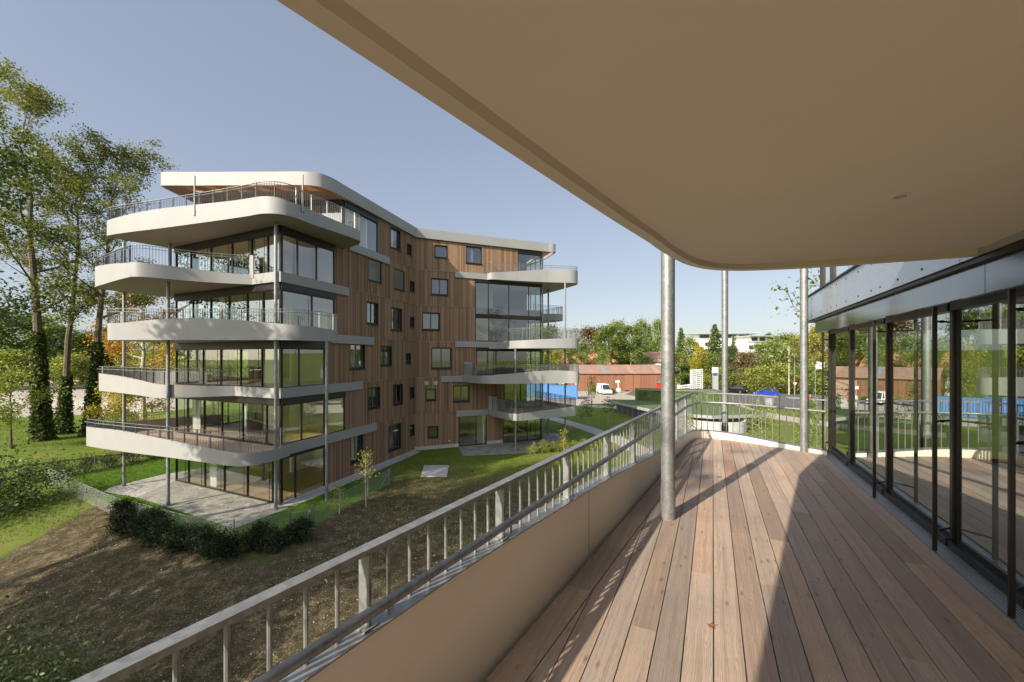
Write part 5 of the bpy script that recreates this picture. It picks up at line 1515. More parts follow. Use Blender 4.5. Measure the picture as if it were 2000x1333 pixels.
# dead leaves on the terrace
for k, (u, v, lab) in enumerate(((1390, 1225, 'curled brown leaf lying on the middle of the deck'), (1404, 933, 'orange dead leaf on the sunlit far deck'), (1380, 930, 'tiny yellow leaf beside the orange one on the far deck'))):
    Yd = F*1.70/(v-HV); x = (u-1000)/F*Yd
    mb = MB(); s = 0.03 if k < 2 else 0.018; a = k*1.3; n_ = 7
    ring = [(x + math.cos(a+6.283*q/n_)*s*(1 if q % 2 else .6), Yd + math.sin(a+6.283*q/n_)*s*1.2*(1 if q % 2 else .6), DECK+0.004+0.012*(q % 2)) for q in range(n_)]
    for q in range(n_): mb.poly([(x, Yd, DECK+0.006), ring[q], ring[(q+1) % n_]])
    mb.tube([(x, Yd, DECK+.006), (x+s*1.6, Yd+s*.5, DECK+.006)], 0.0015, 4)
    tag(mb.build('fallen_leaf', MAT['deadleaf'], recalc=False), lab, 'leaf', 'dead leaves on the deck')
# ------------------------------------------------------------------ things beyond the garden
def at(u, v, z=0.0):
    Y = F*(ZC-z)/(v-HV); return ((u-1000)/F*Y, Y)
# grass roofed pavilion with a raised planted block and a curved ramp wall
pv = thing('pavilion', 'low grass roofed pavilion with white fascia and raised green block behind the balustrade', 'pavilion', (20, 55, 0))
B = builder((20, 55, 0))
rp_ = [(14.2, 61.8), (16.4, 51.5), (18.2, 47.2), (21.5, 44.6), (28, 46), (30, 58), (29, 61), (18.5, 61.5)]
mb = B()
mb.prism(rp_, 1.30, 1.66, 0, 1, 0)
mb.build('roof', [MAT['fascia'], MAT['sedum']], pv)
mb = B(); mb.prism(inset(rp_, 0.9), -0.1, 1.31); mb.build('wall', MAT['grey_frame'], pv)
mb = B()
for k in range(7):
    a = Vector(rp_[0]).lerp(Vector(rp_[1]), 0.06+0.14*k) + Vector((0.6, 0)); mb.tube([(a.x, a.y, 0), (a.x, a.y, 1.32)], 0.06, 8)
mb.build('column', MAT['steel'], pv)
mb = B(); blk = [(18.3, 60.3), (23.5, 58.2), (28.0, 57.6), (29.6, 57.9), (30.2, 62), (19, 64)]
mb.prism(blk, 1.4, 3.2, 0, 0, 0); mb.build('planted_block', MAT['sedum'], pv)
mb = B(); p_ = smooth(blk[:4], 5); mb.bar([(q[0], q[1], 3.2) for q in p_], 0.25, 0.07); mb.build('coping', MAT['fascia'], pv)
link('hedge_leaves', leaf_mesh('hedge_leaves', np.array([(18.3-20 + 11.4*t_ + rs.normal(0, .1), 60.3-55 - 2.4*math.sin(min(1, t_*1.2)*1.35) + rs.normal(0, .10), 1.5+1.6*h_) for t_, h_ in rs.uniform(0, 1, (5200, 2))]), 0.16, MAT['leaf_dark'], 5), pv)
mb = B(); cw = smooth([(18.5, 47.0), (19.8, 44.6), (21.8, 43.2), (24.2, 43.4), (25.6, 45.2)], 6)
mb.ribbon(cw, -0.1, 1.15, 0.25, 0, inward=1); mb.build('ramp_wall', MAT['concrete'], pv)

# blue containers
for k, (x, y, lab) in enumerate(((4.9, 83.5, 'left blue corrugated shipping container behind the right balconies'), (9.5, 79.8, 'right blue corrugated shipping container nearest the gravel lot'))):
    c = thing('container', lab, 'container', (x, y, 0), R(-6), 'blue shipping containers')
    mb = MB()
    for (a, b) in (((-3, -1.2), (3, -1.2)), ((3, -1.2), (3, 1.2)), ((3, 1.2), (-3, 1.2)), ((-3, 1.2), (-3, -1.2))):
        n_ = 22 if abs(a[0]-b[0]) > 3 else 9; dv = Vector((b[0]-a[0], b[1]-a[1])); nn = Vector((dv.y, -dv.x)).normalized()
        prev = None
        for q in range(n_*2+1):
            p = Vector(a) + dv*(q/(n_*2)) - nn*(0.05 if q % 2 else 0.0)
            if prev is not None: mb.poly([(prev.x, prev.y, 0.15), (p.x, p.y, 0.15), (p.x, p.y, 2.5), (prev.x, prev.y, 2.5)])
            prev = p
    mb.obox((-3, -1.2, 2.47), (6, 0, 0), (0, 2.4, 0), (0, 0, 0.08)); mb.obox((-3, -1.2, 0.1), (6, 0, 0), (0, 2.4, 0), (0, 0, 0.1))
    for sx in (-2.98, 2.88):
        for sy in (-1.23, 1.13): mb.obox((sx, sy, 0.05), (0.12, 0, 0), (0, 0.12, 0), (0, 0, 2.55))
    bm_ = simple('container_blue', (0.075, 0.21, 0.46), 0.5, 0, 0.12, 1.5) if k == 0 else bpy.data.materials['container_blue']
    mb.build('body', bm_, c)
    mb = MB()
    for sx in (-0.5, 0.5, -0.9, 0.9): mb.tube([(3.06, sx, 0.3), (3.06, sx, 2.4)], 0.025, 6)
    mb.build('lock_bar', MAT['steel'], c)

# long shed with boarded front
sh = thing('shed', 'long rust brown timber shed with low pitched roof and dark skylight strips', 'shed', (14, 97, 0))
x0, x1, y0, y1, he, hr = 0.0, 22.2, 0.0, 11.0, 4.25, 5.95
mb = MB()
mb.poly([(x0, y0, 0), (x1, y0, 0), (x1, y0, he), (x0, y0, he)], 0, [(0, 0), (22, 0), (22, 4), (0, 4)])
mb.poly([(x1, y0, 0), (x1, y1, 0), (x1, y1, he), (x1, (y0+y1)/2, hr), (x1, y0, he)], 0, [(0, 0), (11, 0), (11, 4), (5.5, 6), (0, 4)])
mb.poly([(x0, y0, 0), (x0, y1, 0), (x0, y1, he), (x0, (y0+y1)/2, hr), (x0, y0, he)], 0, [(0, 0), (11, 0), (11, 4), (5.5, 6), (0, 4)])
mb.poly([(x0, y1, 0), (x1, y1, 0), (x1, y1, he), (x0, y1, he)], 0, [(0, 0), (22, 0), (22, 4), (0, 4)])
mb.build('wall', MAT['shedwood'], sh)
mb = MB()
for sgn in (0, 1):
    ya = -0.35 if sgn == 0 else y1+0.35; za = he-0.1; ym = (y0+y1)/2
    mb.poly([(x0-.4, ya, za), (x1+.4, ya, za), (x1+.4, ym, hr+.05), (x0-.4, ym, hr+.05)])
    mb.poly([(x0-.4, ya, za+.12), (x1+.4, ya, za+.12), (x1+.4, ym, hr+.17), (x0-.4, ym, hr+.17)])
mb.obox((x0-.4, -0.38, he-0.14), (x1-x0+.8, 0, 0), (0, 0.04, 0), (0, 0, 0.2))
rf = mb.build('roof', simple('shed_roof', (0.27, 0.165, 0.125), 0.7, 0, 0.15, 0.8), sh, recalc=False)
for x in (0.8, 7.2, 13.6, 19.6):
    mb = MB(); ym = (y0+y1)/2
    mb.poly([(x, -0.3, he+.06), (x+1.1, -0.3, he+.06), (x+1.1, ym-.1, hr+.19), (x, ym-.1, hr+.19)]); mb.build('skylight', MAT['greyfelt'] if x < 10 else MAT['tile_brown'], rf)
mb = MB(); mb.obox((12.5, -0.08, 0.1), (3.6, 0, 0), (0, 0.07, 0), (0, 0, 3.7)); mb.build('door', MAT['shedwood'], sh)
mb = MB(); mb.obox((14.26, -0.11, 0.1), (0.12, 0, 0), (0, 0.02, 0), (0, 0, 3.7)); mb.obox((6.0, -0.1, he-.45), (7, 0, 0), (0, 0.06, 0), (0, 0, 0.1)); mb.build('door_track', MAT['darkwood'], sh)
mb = MB(); mb.tube([(0.9, -0.45, 0.2), (0.9, -0.45, he)], 0.07, 8); mb.tube([(22.1, -0.45, 0.2), (22.1, -0.45, he)], 0.07, 8); mb.build('downpipe', MAT['signwhite'], sh)

# red kiosk
x, y = at(1283, 763); k_ = thing('kiosk', 'small red kiosk with grey green tent roof beside the shed corner', 'kiosk', (x, 94, 0))
mb = MB(); mb.box(0, 0, 0, 3.2, 2.4, 2.1); mb.build('body', MAT['red'], k_)
mb = MB(); mb.box(0.5, -1.22, 0.15, 2.1, 0.06, 1.75); mb.build('shutter', MAT['darkwood'], k_)
mb = MB(); v_ = [(-1.9, -1.5), (1.9, -1.5), (1.9, 1.5), (-1.9, 1.5)]
for a, b in zip(v_, v_[1:]+v_[:1]): mb.poly([(*a, 2.1), (*b, 2.1), (0, 0, 3.3)])
mb.poly([(*q, 2.1) for q in v_]); mb.build('roof', MAT['greenfelt'], k_)

# vehicles -------------------------------------------------------------
def car(name, label, paint, loc, rz, L=4.3, W=1.8, Hh=1.5, group=None, van=False, cat='car'):
    c = thing(name, label, cat, loc, rz, group)
    h0 = 0.28
    if not van:
        low = [(-L/2, .45), (-L/2+.05, .80), (-L/2+.25, .98), (-L*0.02, 1.0), (L*0.22, .95), (L/2-.2, .80), (L/2-.02, .62), (L/2, .42), (L/2-.15, h0), (-L/2+.15, h0)]
        cab = [(-L/2+.12, .96), (-L/2+.55, Hh-.07), (-L*0.12, Hh), (L*0.05, Hh-.03), (L*0.27, .95)]
    else:
        low = [(-L/2, .35), (-L/2, 1.0), (-L/2+.02, 1.05), (L*0.25, 1.05), (L/2-.15, .98), (L/2, .75), (L/2, .4), (L/2-.1, h0), (-L/2+.1, h0)]
        cab = [(-L/2+.02, 1.04), (-L/2+.1, Hh), (L*0.16, Hh), (L*0.33, 1.04)]
    def loft(prof, w0, w1, zmax, zmin):
        """side profile given width that narrows upwards"""
        mb = MB(); n = len(prof)
        ww = [w0 + (w1-w0)*((p[1]-zmin)/(zmax-zmin)) for p in prof]
        Lf = [(p[0], w_/2, p[1]) for p, w_ in zip(prof, ww)]; Rt = [(p[0], -w_/2, p[1]) for p, w_ in zip(prof, ww)]
        mb.poly(Lf); mb.poly(Rt[::-1])
        for i in range(n):
            j = (i+1) % n; mb.poly([Lf[i], Lf[j], Rt[j], Rt[i]])
        return mb
    b = loft(low, W, W*0.94, 1.05, .28).build('body', paint, c)
    bm = bmesh.new(); bm.from_mesh(b.data); bmesh.ops.remove_doubles(bm, verts=bm.verts, dist=0.001)
    bmesh.ops.bevel(bm, geom=[e for e in bm.edges], offset=0.06, segments=2, affect='EDGES', clamp_overlap=True); bm.to_mesh(b.data); bm.free()
    g_ = loft(cab, W*0.9, W*0.72, Hh, .95); g_.build('cabin_glass', MAT['carglass'] if not van else paint, c)
    mb = MB()
    z = Hh+0.005; xs_ = [p[0] for p in cab if p[1] > Hh-.12]; a, b2 = min(xs_), max(xs_)
    mb.obox((a-.04, -W*0.37, z-.05), (b2-a+.08, 0, 0), (0, W*0.74, 0), (0, 0, 0.065))
    for s in (-1, 1):                                                # pillars
        for (xa, xb) in ((cab[0][0]+.06, cab[1][0]+.03), (cab[-1][0]-.05, cab[-2][0]-.02), ((a+b2)/2-.1, (a+b2)/2-.1)):
            mb.tube([(xa, s*W*0.452, .95), (xb, s*W*0.366, Hh)], 0.045, 6)
    mb.build('roof', paint, c)
    if van:
        mb = MB(); mb.poly([(L*0.335, -W*.42, 1.08), (L*0.335, W*.42, 1.08), (L*0.185, W*.36, Hh-.1), (L*0.185, -W*.36, Hh-.1)]); mb.build('windscreen', MAT['carglass'], c)
        mb = MB()
        for s in (-1, 1): mb.poly([(L*0.05, s*W*.44, 1.12), (L*0.26, s*W*.44, 1.12), (L*0.17, s*W*.375, Hh-.15), (L*0.05, s*W*.375, Hh-.15)])
        mb.build('side_window', MAT['carglass'], c)
    for sx in (-L*0.30, L*0.31):
        for sy in (-W/2+.06, W/2-.06):
            mb = MB(); mb.tube([(sx, sy-.1, .32), (sx, sy+.1, .32)], 0.32, 20); wh = mb.build('wheel', MAT['rubber'], c)
            mb = MB(); mb.tube([(sx, sy-.112, .32), (sx, sy+.112, .32)], 0.19, 12); mb.build('rim', MAT['chrome'], wh)
    for s in (-1, 1):
        mb = MB(); mb.box(-L/2+.06, s*W*0.38, .72, .12, .26, .17); mb.build('tail_light', MAT['lamp_red'], c)
        mb = MB(); mb.box(L/2-.10, s*W*0.36, .58, .14, .34, .14); mb.build('headlight', MAT['lamp_white'], c)
    mb = MB(); mb.box(L/2+.0, 0, .42, .03, .5, .11); mb.box(-L/2+.0, 0, .55, .03, .5, .11); mb.build('number_plate', MAT['signwhite'], c)
    return c
x, y = at(1497, 775); car('parked_car', 'blue hatchback on the grey road seen past the balustrade', MAT['car_blue'], (x, y, 0.03), R(168))
x, y = at(1440, 768); car('parked_car', 'black estate car on the road left of the blue hatchback', MAT['car_black'], (x, y, 0.03), R(115), 4.6, 1.85, 1.6)
x, y = at(1180, 770); car('delivery_van', 'white van parked nose first before the rust brown shed', MAT['car_white'], (x, y, 0.02), R(-84), 4.9, 1.95, 2.15, van=True, cat='van')
x, y = (41.5, 119); car('parked_car', 'small white car far up the road left of the lattice rack', MAT['car_white'], (x, y, 0.03), R(60))
x, y = (50, 106); car('parked_car', 'silver grey car half hidden behind the grey pylon sign', MAT['car_silver'], (x, y, 0.03), R(170))
x, y = at(1580, 782)
ms = thing('motor_scooter', 'red motor scooter parked by the white pylon', 'scooter', (x, y, 0.02), R(25))
for sx in (-.6, .6):
    mb = MB(); mb.tube([(sx, -.05, .26), (sx, .05, .26)], 0.26, 16); mb.build('wheel', MAT['rubber'], ms)
mb = MB(); mb.tube([(-.75, 0, .6), (-.3, 0, .72), (-.05, 0, .45), (.3, 0, .42), (.45, 0, .8), (.5, 0, 1.0)], [.14, .17, .15, .13, .15, .08], 8); mb.build('body', MAT['red'], ms)
mb = MB(); mb.tube([(-.7, 0, .78), (-.1, 0, .82)], [.10, .13], 8); mb.build('seat', MAT['rubber'], ms)
mb = MB(); mb.tube([(.5, -.3, 1.05), (.48, 0, 1.02), (.5, .3, 1.05)], 0.025, 6); mb.tube([(.6, 0, .3), (.47, 0, 1.0)], 0.03, 6); mb.build('handlebar', MAT['chrome'], ms)
# barrel and rubble before the shed
x, y = at(1151, 771); o = thing('oil_drum', 'dark steel drum standing left of the white van', 'drum', (x, y, 0))
mb = MB(); mb.tube([(0, 0, 0), (0, 0, .9)], .32, 16); mb.tube([(0, 0, .3), (0, 0, .34)], .34, 16); mb.tube([(0, 0, .6), (0, 0, .64)], .34, 16); mb.build('body', MAT['grey_frame'], o)
x, y = at(1208, 767); o = thing('bulk_bag', 'white round bag with box on top beside the shed wall', 'bulk bag', (x, y, 0))
mb = MB(); mb.tube([(0, 0, 0), (0, 0, .3), (0, 0, .8), (0, 0, 1.0)], [.45, .6, .55, .3], 12); mb.build('bag', MAT['signwhite'], o)
mb = MB(); mb.tube([(0, 0, .9), (-.1, 0, 2.4)], .08, 8); mb.box(-.2, 0, 2.2, .9, .4, .5); mb.build('box', MAT['signwhite'], o)
for k, (u, v) in enumerate(((1131, 757), (1140, 762), (1160, 766), (1196, 768))):
    x, y = at(u, v); shrub('lot_bush', ['bright bush at the left end of the rust shed', 'low bush beside the blue container', 'straggly weed bush left of the white van', 'weed bush right of the white van'][k], (x, y, 0), [3.2, 1.6, 1.4, 1.1][k], [1.9, 1.2, 1.0, .9][k], 400+k, 800, 0.22, 'leaf_bush')
x, y = at(1312, 770); shrub('lot_bush', 'round sunlit bush behind the pavilion right of the near column', (x+.4, y, 0), 3.6, 2.0, 410, 1200, 0.24, 'leaf_bush')

# signs and poles -------------------------------------------------------
x, y = at(1383.5, 769)
s = thing('pylon_sign', 'tall grey pylon sign with white head by the road', 'sign', (x, 88, 0))
mb = MB(); mb.box(0, 0, 0, 1.05, 0.5, 4.7); mb.build('shaft', MAT['signgrey'], s)
mb = MB(); mb.box(-0.04, -0.02, 4.72, 1.05, 0.5, 1.1); mb.build('head', MAT['signwhite'], s)
mb = MB()
for z in (5.2, 5.4): mb.obox((-.45, -.285, z), (.75, 0, 0), (0, .01, 0), (0, 0, .07))
mb.build('lettering', MAT['red'], s)
mb = MB(); mb.obox((-.62, -.27, 4.05), (.95, 0, 0), (0, .015, 0), (0, 0, .6)); mb.build('panel', MAT['navy'], s)
# lattice rack of white slats
x, y = 38.2, 86.0
s = thing('slatted_rack', 'tall white stack of slanted slats with a lower stack beside it', 'rack', (x, y, 0))
mb = MB()
for (bx, w_, n_, sk) in ((0, 2.0, 13, 1.0), (-2.6, 2.2, 5, 1.4)):
    for k in range(n_):
        for q in range(6):
            xx = bx - w_/2 + w_*q/5
            mb.obox((xx, -.5+.1*(q % 2), .25+.40*k + .05*q), (.05, 0, 0), (0, 1.0, 0), (.16*sk, 0, .22))
    for cx_ in (-w_/2, w_/2+.1):
        for cy_ in (-.5, .5): mb.tube([(bx+cx_, cy_, 0), (bx+cx_, cy_, .3+.40*n_)], .035, 6)
mb.build('slats', MAT['signwhite'], s)
x, y = at(1605, 790)
s = thing('pylon_sign', 'broad blank white pylon beside the red scooter', 'sign', (x+.8, y-4, 0)); mb = MB(); mb.box(0, 0, 0, 3.2, .5, 4.3); mb.build('shaft', MAT['signwhite'], s)
mb = MB(); mb.box(0, 0, 0, 3.4, .7, .15); mb.build('base', MAT['concrete'], s)
s = thing('flag_banner', 'white banner with red letters on a thin pole above the white pylon', 'banner', (55.6, 76, 0))
mb = MB(); mb.tube([(0, 0, 0), (0, 0, 7.3)], .06, 8); mb.build('pole', MAT['steel'], s)
mb = MB(); mb.obox((.08, -.02, 5.8), (1.55, 0, 0), (0, .03, 0), (0, 0, 1.3)); fl = mb.build('flag', MAT['signwhite'], s)
def text(name, body, size, loc, rot, mat, parent, ext=0.008):
    cu = bpy.data.curves.new(name, 'FONT'); cu.body = body; cu.size = size; cu.extrude = ext; cu.align_x = 'CENTER'; cu.align_y = 'CENTER'
    o = bpy.data.objects.new(name, cu); COL.objects.link(o); o.parent = parent; o.location = loc; o.rotation_euler = rot
    cu.materials.append(mat)
    dg = bpy.context.evaluated_depsgraph_get(); me = bpy.data.meshes.new_from_object(o.evaluated_get(dg)); me.name = name
    bpy.data.objects.remove(o); o = link(name, me, parent); o.location = loc; o.rotation_euler = rot
    return o
text('lettering', 'SE', .75, (.88, -.045, 6.45), (R(90), 0, 0), MAT['red'], fl)
for k, (u, h, lab) in enumerate(((1541, 10.4, 'taller bare lamp post behind the column at the glass corner'), (1552, 8.6, 'shorter lamp post right of the taller one by the road'))):
    x, y = at(u, 772); s = thing('lamp_post', lab, 'lamp post', (x, y, 0)); mb = MB(); mb.tube([(0, 0, 0), (0, 0, h*.5), (0, 0, h)], [.13, .10, .07], 10); mb.build('pole', MAT['palebark'] if k == 0 else MAT['steel'], s)
    mb = MB(); mb.box(0, -.15, h-.02, .22, .7, .1); mb.build('lamp_head', MAT['steel'], s)
x, y = at(1546, 774); s = thing('road_sign', 'triangular road sign on a post beside the lamp posts', 'road sign', (x, y-1, 0)); mb = MB(); mb.tube([(0, 0, 0), (0, 0, 3.0)], .04, 8); mb.build('post', MAT['steel'], s)
mb = MB(); mb.poly([(-.5, -.06, 2.9), (.5, -.06, 2.9), (0, -.06, 2.05)]); mb.poly([(-.5, -.03, 2.9), (.5, -.03, 2.9), (0, -.03, 2.05)]); pl = mb.build('plate', MAT['red'], s)
mb = MB(); mb.poly([(-.34, -.065, 2.81), (.34, -.065, 2.81), (0, -.065, 2.24)]); mb.build('face', MAT['signwhite'], pl)
x, y = at(1502, 792); s = thing('utility_cabinet', 'pale grey utility cabinet at the lawn edge before the road', 'cabinet', (x, y, 0)); mb = MB(); mb.box(0, 0, 0, 1.2, .4, 1.15); mb.build('body', MAT['signgrey'], s); mb = MB(); mb.box(0, 0, 1.15, 1.3, .5, .06); mb.build('lid', MAT['signgrey'], s)
for k, (u, v) in enumerate(((1323, 740), (1331, 744), (1348, 738))):
    x, y = at(u, v); y = min(y, 150); x = (u-1000)/F*y
    s = thing('road_marker', ['leftmost', 'middle', 'rightmost'][k]+' white marker post at the road works far up the road', 'marker', (x, y, 0)); mb = MB(); mb.tube([(0, 0, 0), (0, 0, 1.3)], .09, 8); mb.build('post', MAT['signwhite'], s)
    mb = MB(); mb.box(0, -.1, 1.25, .9, .06, 1.3); mb.build('board', MAT['signwhite'], s)
    mb = MB(); mb.box(0, -.14, 1.65, .85, .02, .35); mb.build('stripe', MAT['red'], s)

# houses behind the shed -------------------------------------------------
def house_far(name, label, loc, rz, w_, d_, he, hr, wall, roof, storeys=2, chimney=True, hip=False, balc=False):
    h = thing(name, label, 'house', loc, rz)
    mb = MB(); mb.box(0, 0, 0, w_, d_, he)
    for s in (-1, 1): mb.poly([(s*w_/2, -d_/2, he), (s*w_/2, d_/2, he), (s*w_/2, 0, hr)])
    mb.build('wall', wall, h)
    mb = MB(); o = .7; hx = w_/2+o; hy = d_/2+o; zl = he - o*(hr-he)/(d_/2)
    k = w_*0.2 if hip else 0
    for dz in (0.03, 0.22):
        mb.poly([(-hx, -hy, zl+dz), (hx, -hy, zl+dz), (hx-k, 0, hr+dz), (-hx+k, 0, hr+dz)]); mb.poly([(hx, hy, zl+dz), (-hx, hy, zl+dz), (-hx+k, 0, hr+dz), (hx-k, 0, hr+dz)])
        if hip:
            for s in (-1, 1): mb.poly([(s*hx, -hy, zl+dz), (s*hx, hy, zl+dz), (s*(hx-k), 0, hr+dz)])
    mb.obox((-hx, -hy-.02, zl), (2*hx, 0, 0), (0, .05, 0), (0, 0, .26))
    rf = mb.build('roof', roof, h, recalc=False)
    if chimney: mb = MB(); mb.box(w_*.12, d_*.12, he, .8, .8, hr-he+.7); mb.build('chimney', MAT['white'], rf)
    for s in range(storeys):
        for k in range(3):
            x = -w_*.3 + k*w_*.3; z = .9+2.8*s
            if z+1.3 > he: continue
            mb = MB(); mb.box(x, -d_/2-.03, z, 1.5, .06, 1.3); wn = mb.build('window', MAT['white'], h)
            mb = MB(); mb.box(x, -d_/2-.065, z+.12, 1.26, .02, 1.06); mb.build('pane', MAT['carglass'], wn)
    if balc:
        mb = MB(); mb.box(0, -d_/2-.6, 3.2, w_*.9, 1.2, .15); mb.box(0, -d_/2-1.18, 3.3, w_*.9, .06, .95); mb.build('balcony', MAT['darkwood'], h)
    return h
house_far('house', 'low house with bright orange tiled roof behind the shed, left part', (21.2, 128, 0), R(4), 15, 9, 5.6, 8.8, MAT['white'], MAT['tile_orange'], 2)
house_far('house', 'orange roofed house largely hidden by the birches', (32, 133, 0), R(-3), 10, 8, 6.8, 9.6, MAT['white'], MAT['tile_orange'], 2, False)
house_far('house', 'white house with brown roof and timber balcony near the thick column', (43.5, 121, 0), R(-10), 9, 9, 7.0, 9.3, MAT['white'], MAT['tile_brown'], 2, False, balc=True)
house_far('house', 'small brown hip roofed house higher up among the trees', (44.0, 141, 5.0), R(15), 7, 7, 3.4, 6.0, MAT['white'], MAT['tile_brown'], 1, False, True)
house_far('house', 'pale red roofed house far left behind the trees', (-112, 150, 0), R(10), 14, 9, 5.5, 9, MAT['white'], MAT['tile_orange'])
def white_block(label, u0, u1, vt, Y, z0, st, rz):
    xa, xb = (u0-1000)/F*Y, (u1-1000)/F*Y; zt = ZC + (HV-vt)*Y/F
    w_ = xb-xa; b = thing('apartment_block', label, 'apartment block', ((xa+xb)/2, Y, z0), rz)
    H = zt-z0
    mb = MB(); mb.box(0, 6, 0, w_, 12, H-3.2); mb.box(w_*.05, 6.5, H-3.2, w_*.78, 9, 2.9); mb.build('wall', MAT['white'], b)
    mb = MB(); mb.box(w_*.04, 5.8, H-.3, w_*.95, 12.5, .35); mb.build('roof', MAT['signgrey'], b)
    for s in range(st):
        z = H-3.2-3.0*(s+1)
        mb = MB(); mb.box(w_*.08, -.9, z-.15, w_*.55, 1.9, .18); mb.box(w_*.08, -1.82, z, w_*.55, .06, 1.0); mb.build('balcony', MAT['signwhite'], b)
        for k in range(5):
            mb = MB(); mb.box(-w_*.40 + k*w_*.2, -.03, z+.3, w_*.11, .08, 1.7); mb.build('window', MAT['carglass'], b)
    for k in range(4):
        mb = MB(); mb.box(-w_*.24 + k*w_*.19, 1.97, H-2.7, w_*.14, .08, 2.0); mb.build('window', MAT['carglass'], b)
    mb = MB(); mb.box(0, -.05, H-3.2, w_, .06, .9); mb.build('railing', MAT['signgrey'], b)
white_block('white stepped apartment block on the hill, left one with the widest roof', 1346, 1478, 651, 190, 7, 3, R(-6))
white_block('white apartment block on the hill, right lower one half hidden by trees', 1455, 1545, 656, 178, 6, 3, R(8))

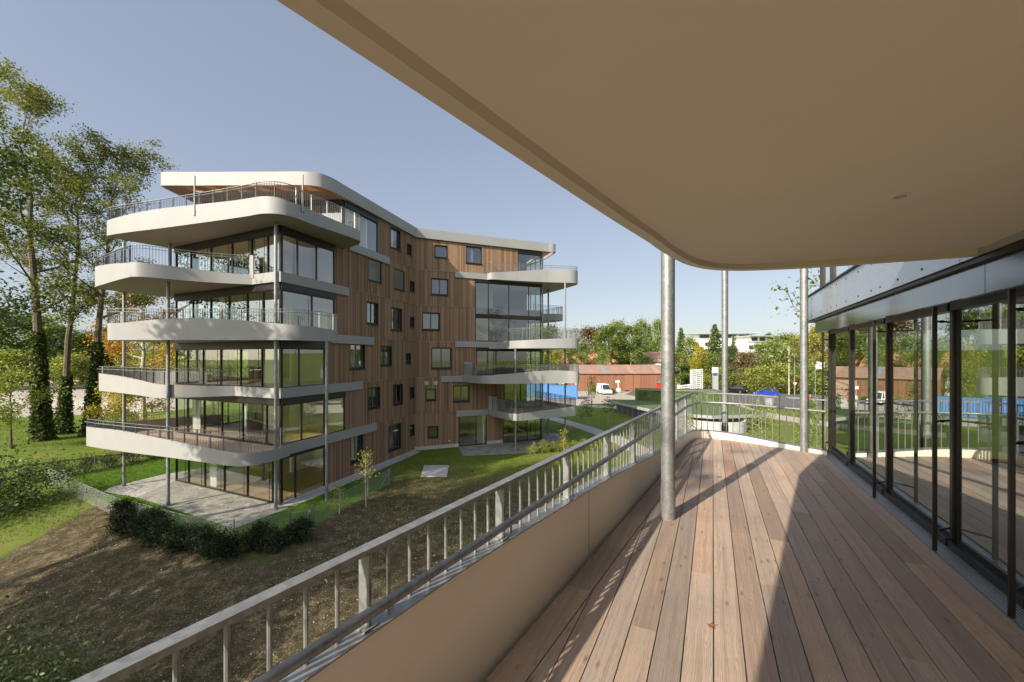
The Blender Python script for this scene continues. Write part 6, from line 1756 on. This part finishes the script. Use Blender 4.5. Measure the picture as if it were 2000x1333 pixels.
# tree belt on the right ---------------------------------------------------
protos = {}
def proto(key, *a, **k):
    protos[key] = None
belt = [  # column, top row, distance, kind, width px, label
 (1078, 638, 132, 'dark', 50, 'dark tree whose top shows between the right balcony columns'),
 (1150, 640, 134, 'copper', 66, 'copper brown beech behind the orange roof'),
 (1187, 640, 112, 'birch', 52, 'leafy birch group with pale trunks behind the shed, left'),
 (1207, 632, 116, 'birch', 46, 'tallest pale stemmed birch behind the shed'),
 (1232, 640, 113, 'birch', 44, 'slender pale stemmed birch behind the shed, right'),
 (1253, 630, 140, 'light', 40, 'tall feathery tree behind the small brown roof'),
 (1268, 634, 138, 'con', 34, 'dark spruce left of the thick column'),
 (1287, 629, 136, 'light', 44, 'tall light green tree behind the thick column'),
 (1135, 668, 120, 'light', 40, 'low tree at the left end of the orange roof'),
 (1112, 676, 108, 'light', 40, 'bright leafy tree between the right balcony floors'),
 (1088, 682, 104, 'olive', 36, 'yellow green tree left between the right balcony floors'),
 (1178, 690, 104, 'light', 32, 'small rounded tree in front of the orange house'),
 (1262, 697, 106, 'dark', 36, 'dark plum coloured tree beside the white house'),
 (1330, 641, 118, 'con', 40, 'broad spruce right of the thick column'),
 (1350, 660, 112, 'light', 38, 'light green tree below the white block, left'),
 (1367, 676, 104, 'yel', 34, 'narrow yellow green tree above the lattice rack'),
 (1318, 690, 110, 'light', 46, 'sunlit tree at the foot of the spruce'),
 (1396, 634, 112, 'con', 54, 'pointed spruce before the white block'),
 (1385, 690, 104, 'light', 46, 'bushy tree behind the pylon sign'),
 (1428, 676, 106, 'dark', 44, 'tree behind the middle column'),
 (1455, 690, 100, 'copper', 52, 'brownish bushy tree above the black car'),
 (1483, 672, 112, 'light', 44, 'mid green tree in front of the right white block'),
 (1512, 664, 104, 'light', 60, 'big rounded green tree above the blue car'),
 (1540, 656, 108, 'light', 54, 'tall green tree left of the lamp posts'),
 (1572, 652, 100, 'olive', 56, 'olive tree behind the corner column'),
 (1604, 640, 96, 'olive', 60, 'tall olive tree behind the white banner'),
 (1640, 632, 94, 'olive', 64, 'tall olive tree seen through the glass corner'),
 (1690, 630, 92, 'light', 70, 'tall tree farther right behind the glass corner'),
 (1750, 630, 90, 'light', 70, 'tall tree behind the glass doors'),
 (1475, 722, 92, 'bush', 50, 'dense roadside bush above the black car'),
 (1520, 718, 91, 'bush', 54, 'dense roadside bush above the blue car'),
 (1560, 720, 90, 'bush', 50, 'dense roadside bush behind the lamp posts'),
 (1600, 716, 89, 'bush', 54, 'dense roadside bush behind the white pylon'),
 (1405, 722, 96, 'bush', 40, 'roadside bush right of the pylon sign'),
 (1340, 718, 125, 'bush', 44, 'bush up the road behind the lattice rack'),
 (1643, 716, 88, 'bush', 54, 'roadside bush seen through the glass corner'),
 (1245, 668, 128, 'dark', 40, 'shadowy tree filling behind the birches'),
 (1215, 676, 126, 'dark', 44, 'dark tree behind the birch stems'),
 (1432, 655, 170, 'con', 20, 'small dark conifer peeping over the white roof'),
 (1500, 652, 210, 'dark', 18, 'tiny tree top on the skyline right of the roofs'),
 (1055, 634, 128, 'light', 60, 'tree seen in the door glass behind the right end of the larch house'),
 (1010, 630, 132, 'dark', 64, 'dark tree behind the right wing of the larch house'),
 (960, 634, 126, 'light', 64, 'green tree behind the middle of the right wing'),
 (905, 636, 130, 'olive', 64, 'olive tree behind the inner corner of the larch house'),
 (1032, 690, 106, 'bush', 60, 'bush behind the ground floor of the right wing'),
 (985, 690, 110, 'bush', 60, 'bush farther left behind the right wing'),
 # left background
 (-30, 600, 105, 'dark', 150, 'dark tree mass at the far left edge behind the lot'),
 (60, 620, 120, 'light', 110, 'tree behind the leftmost ivy trunk'),
 (120, 640, 130, 'dark', 100, 'dark tree beyond the lot between the ivy trunks'),
 (160, 655, 125, 'light', 80, 'light tree beyond the lot between the ivy trunks'),
 (215, 640, 128, 'copper', 70, 'russet tree beyond the lot behind the autumn tree'),
 (300, 645, 85, 'light', 80, 'green tree behind the upper left balcony columns'),
 (345, 650, 80, 'yel', 60, 'yellow green tree seen through the corner glazing'),
 (390, 640, 95, 'dark', 80, 'dark tree seen through the larch house glazing'),
 (10, 690, 100, 'bush', 90, 'bush row behind the distant wire fence, left'),
 (140, 700, 105, 'bush', 80, 'bush row behind the distant wire fence, right'),
]
mats_ = {'dark': 'leaf_dark', 'light': 'leaf', 'birch': 'leaf', 'yel': 'leaf_yellow', 'olive': 'leaf_olive', 'copper': 'leaf_copper', 'bush': 'leaf_bush', 'con': 'leaf_conifer'}
seen = {}
for k, (u, v, Y, kind, wpx, lab) in enumerate(belt):
    x = (u-1000)/F*Y; zg = tz(x, Y); H = ZC + (HV-v)*Y/F - zg; Rr = wpx*Y/F/2*1.12
    var = k % 2
    key = (kind, var)
    grp = None
    if key not in seen:
        if kind == 'con':
            o = conifer('spruce_tree', 20, 4.2, 500+var, 5200, 0.75, 'leaf_conifer', lab)
            seen[key] = (o, 20.0, 4.2)
        elif kind == 'birch':
            o = broadleaf('birch_tree', 18, 3.6, 0.38, 520+var, 5200, 0.5, 'leaf', lab, tr=0.2, nl=12, clump=1.4, bark='palebark', rise=0.5, sides=6)
            seen[key] = (o, 18.0, 3.9)
        elif kind == 'bush':
            o = broadleaf('roadside_bush', 9, 4.0, 0.04, 540+var, 4600, 0.5, 'leaf_bush', lab, cat='bush', tr=0.15, nl=13, clump=1.7, rise=0.35, sides=6)
            seen[key] = (o, 9.3, 4.4)
        else:
            o = broadleaf({'copper': 'beech_tree'}.get(kind, 'broadleaf_tree'), 18, 5.0, 0.07, 560+var+10*len(seen), 6800, 0.55, mats_[kind], lab, tr=0.35, nl=16, clump=1.9, rise=0.4, sides=6)
            seen[key] = (o, 18.6, 5.6)
    else:
        o = copy_tree(seen[key][0])
    _, h0, r0 = seen[key]
    o['label'] = lab
    o.location = (x, Y, zg); o.rotation_euler = (0, 0, k*1.7)
    s_xy = Rr/r0
    o.scale = (s_xy, s_xy, H/h0)
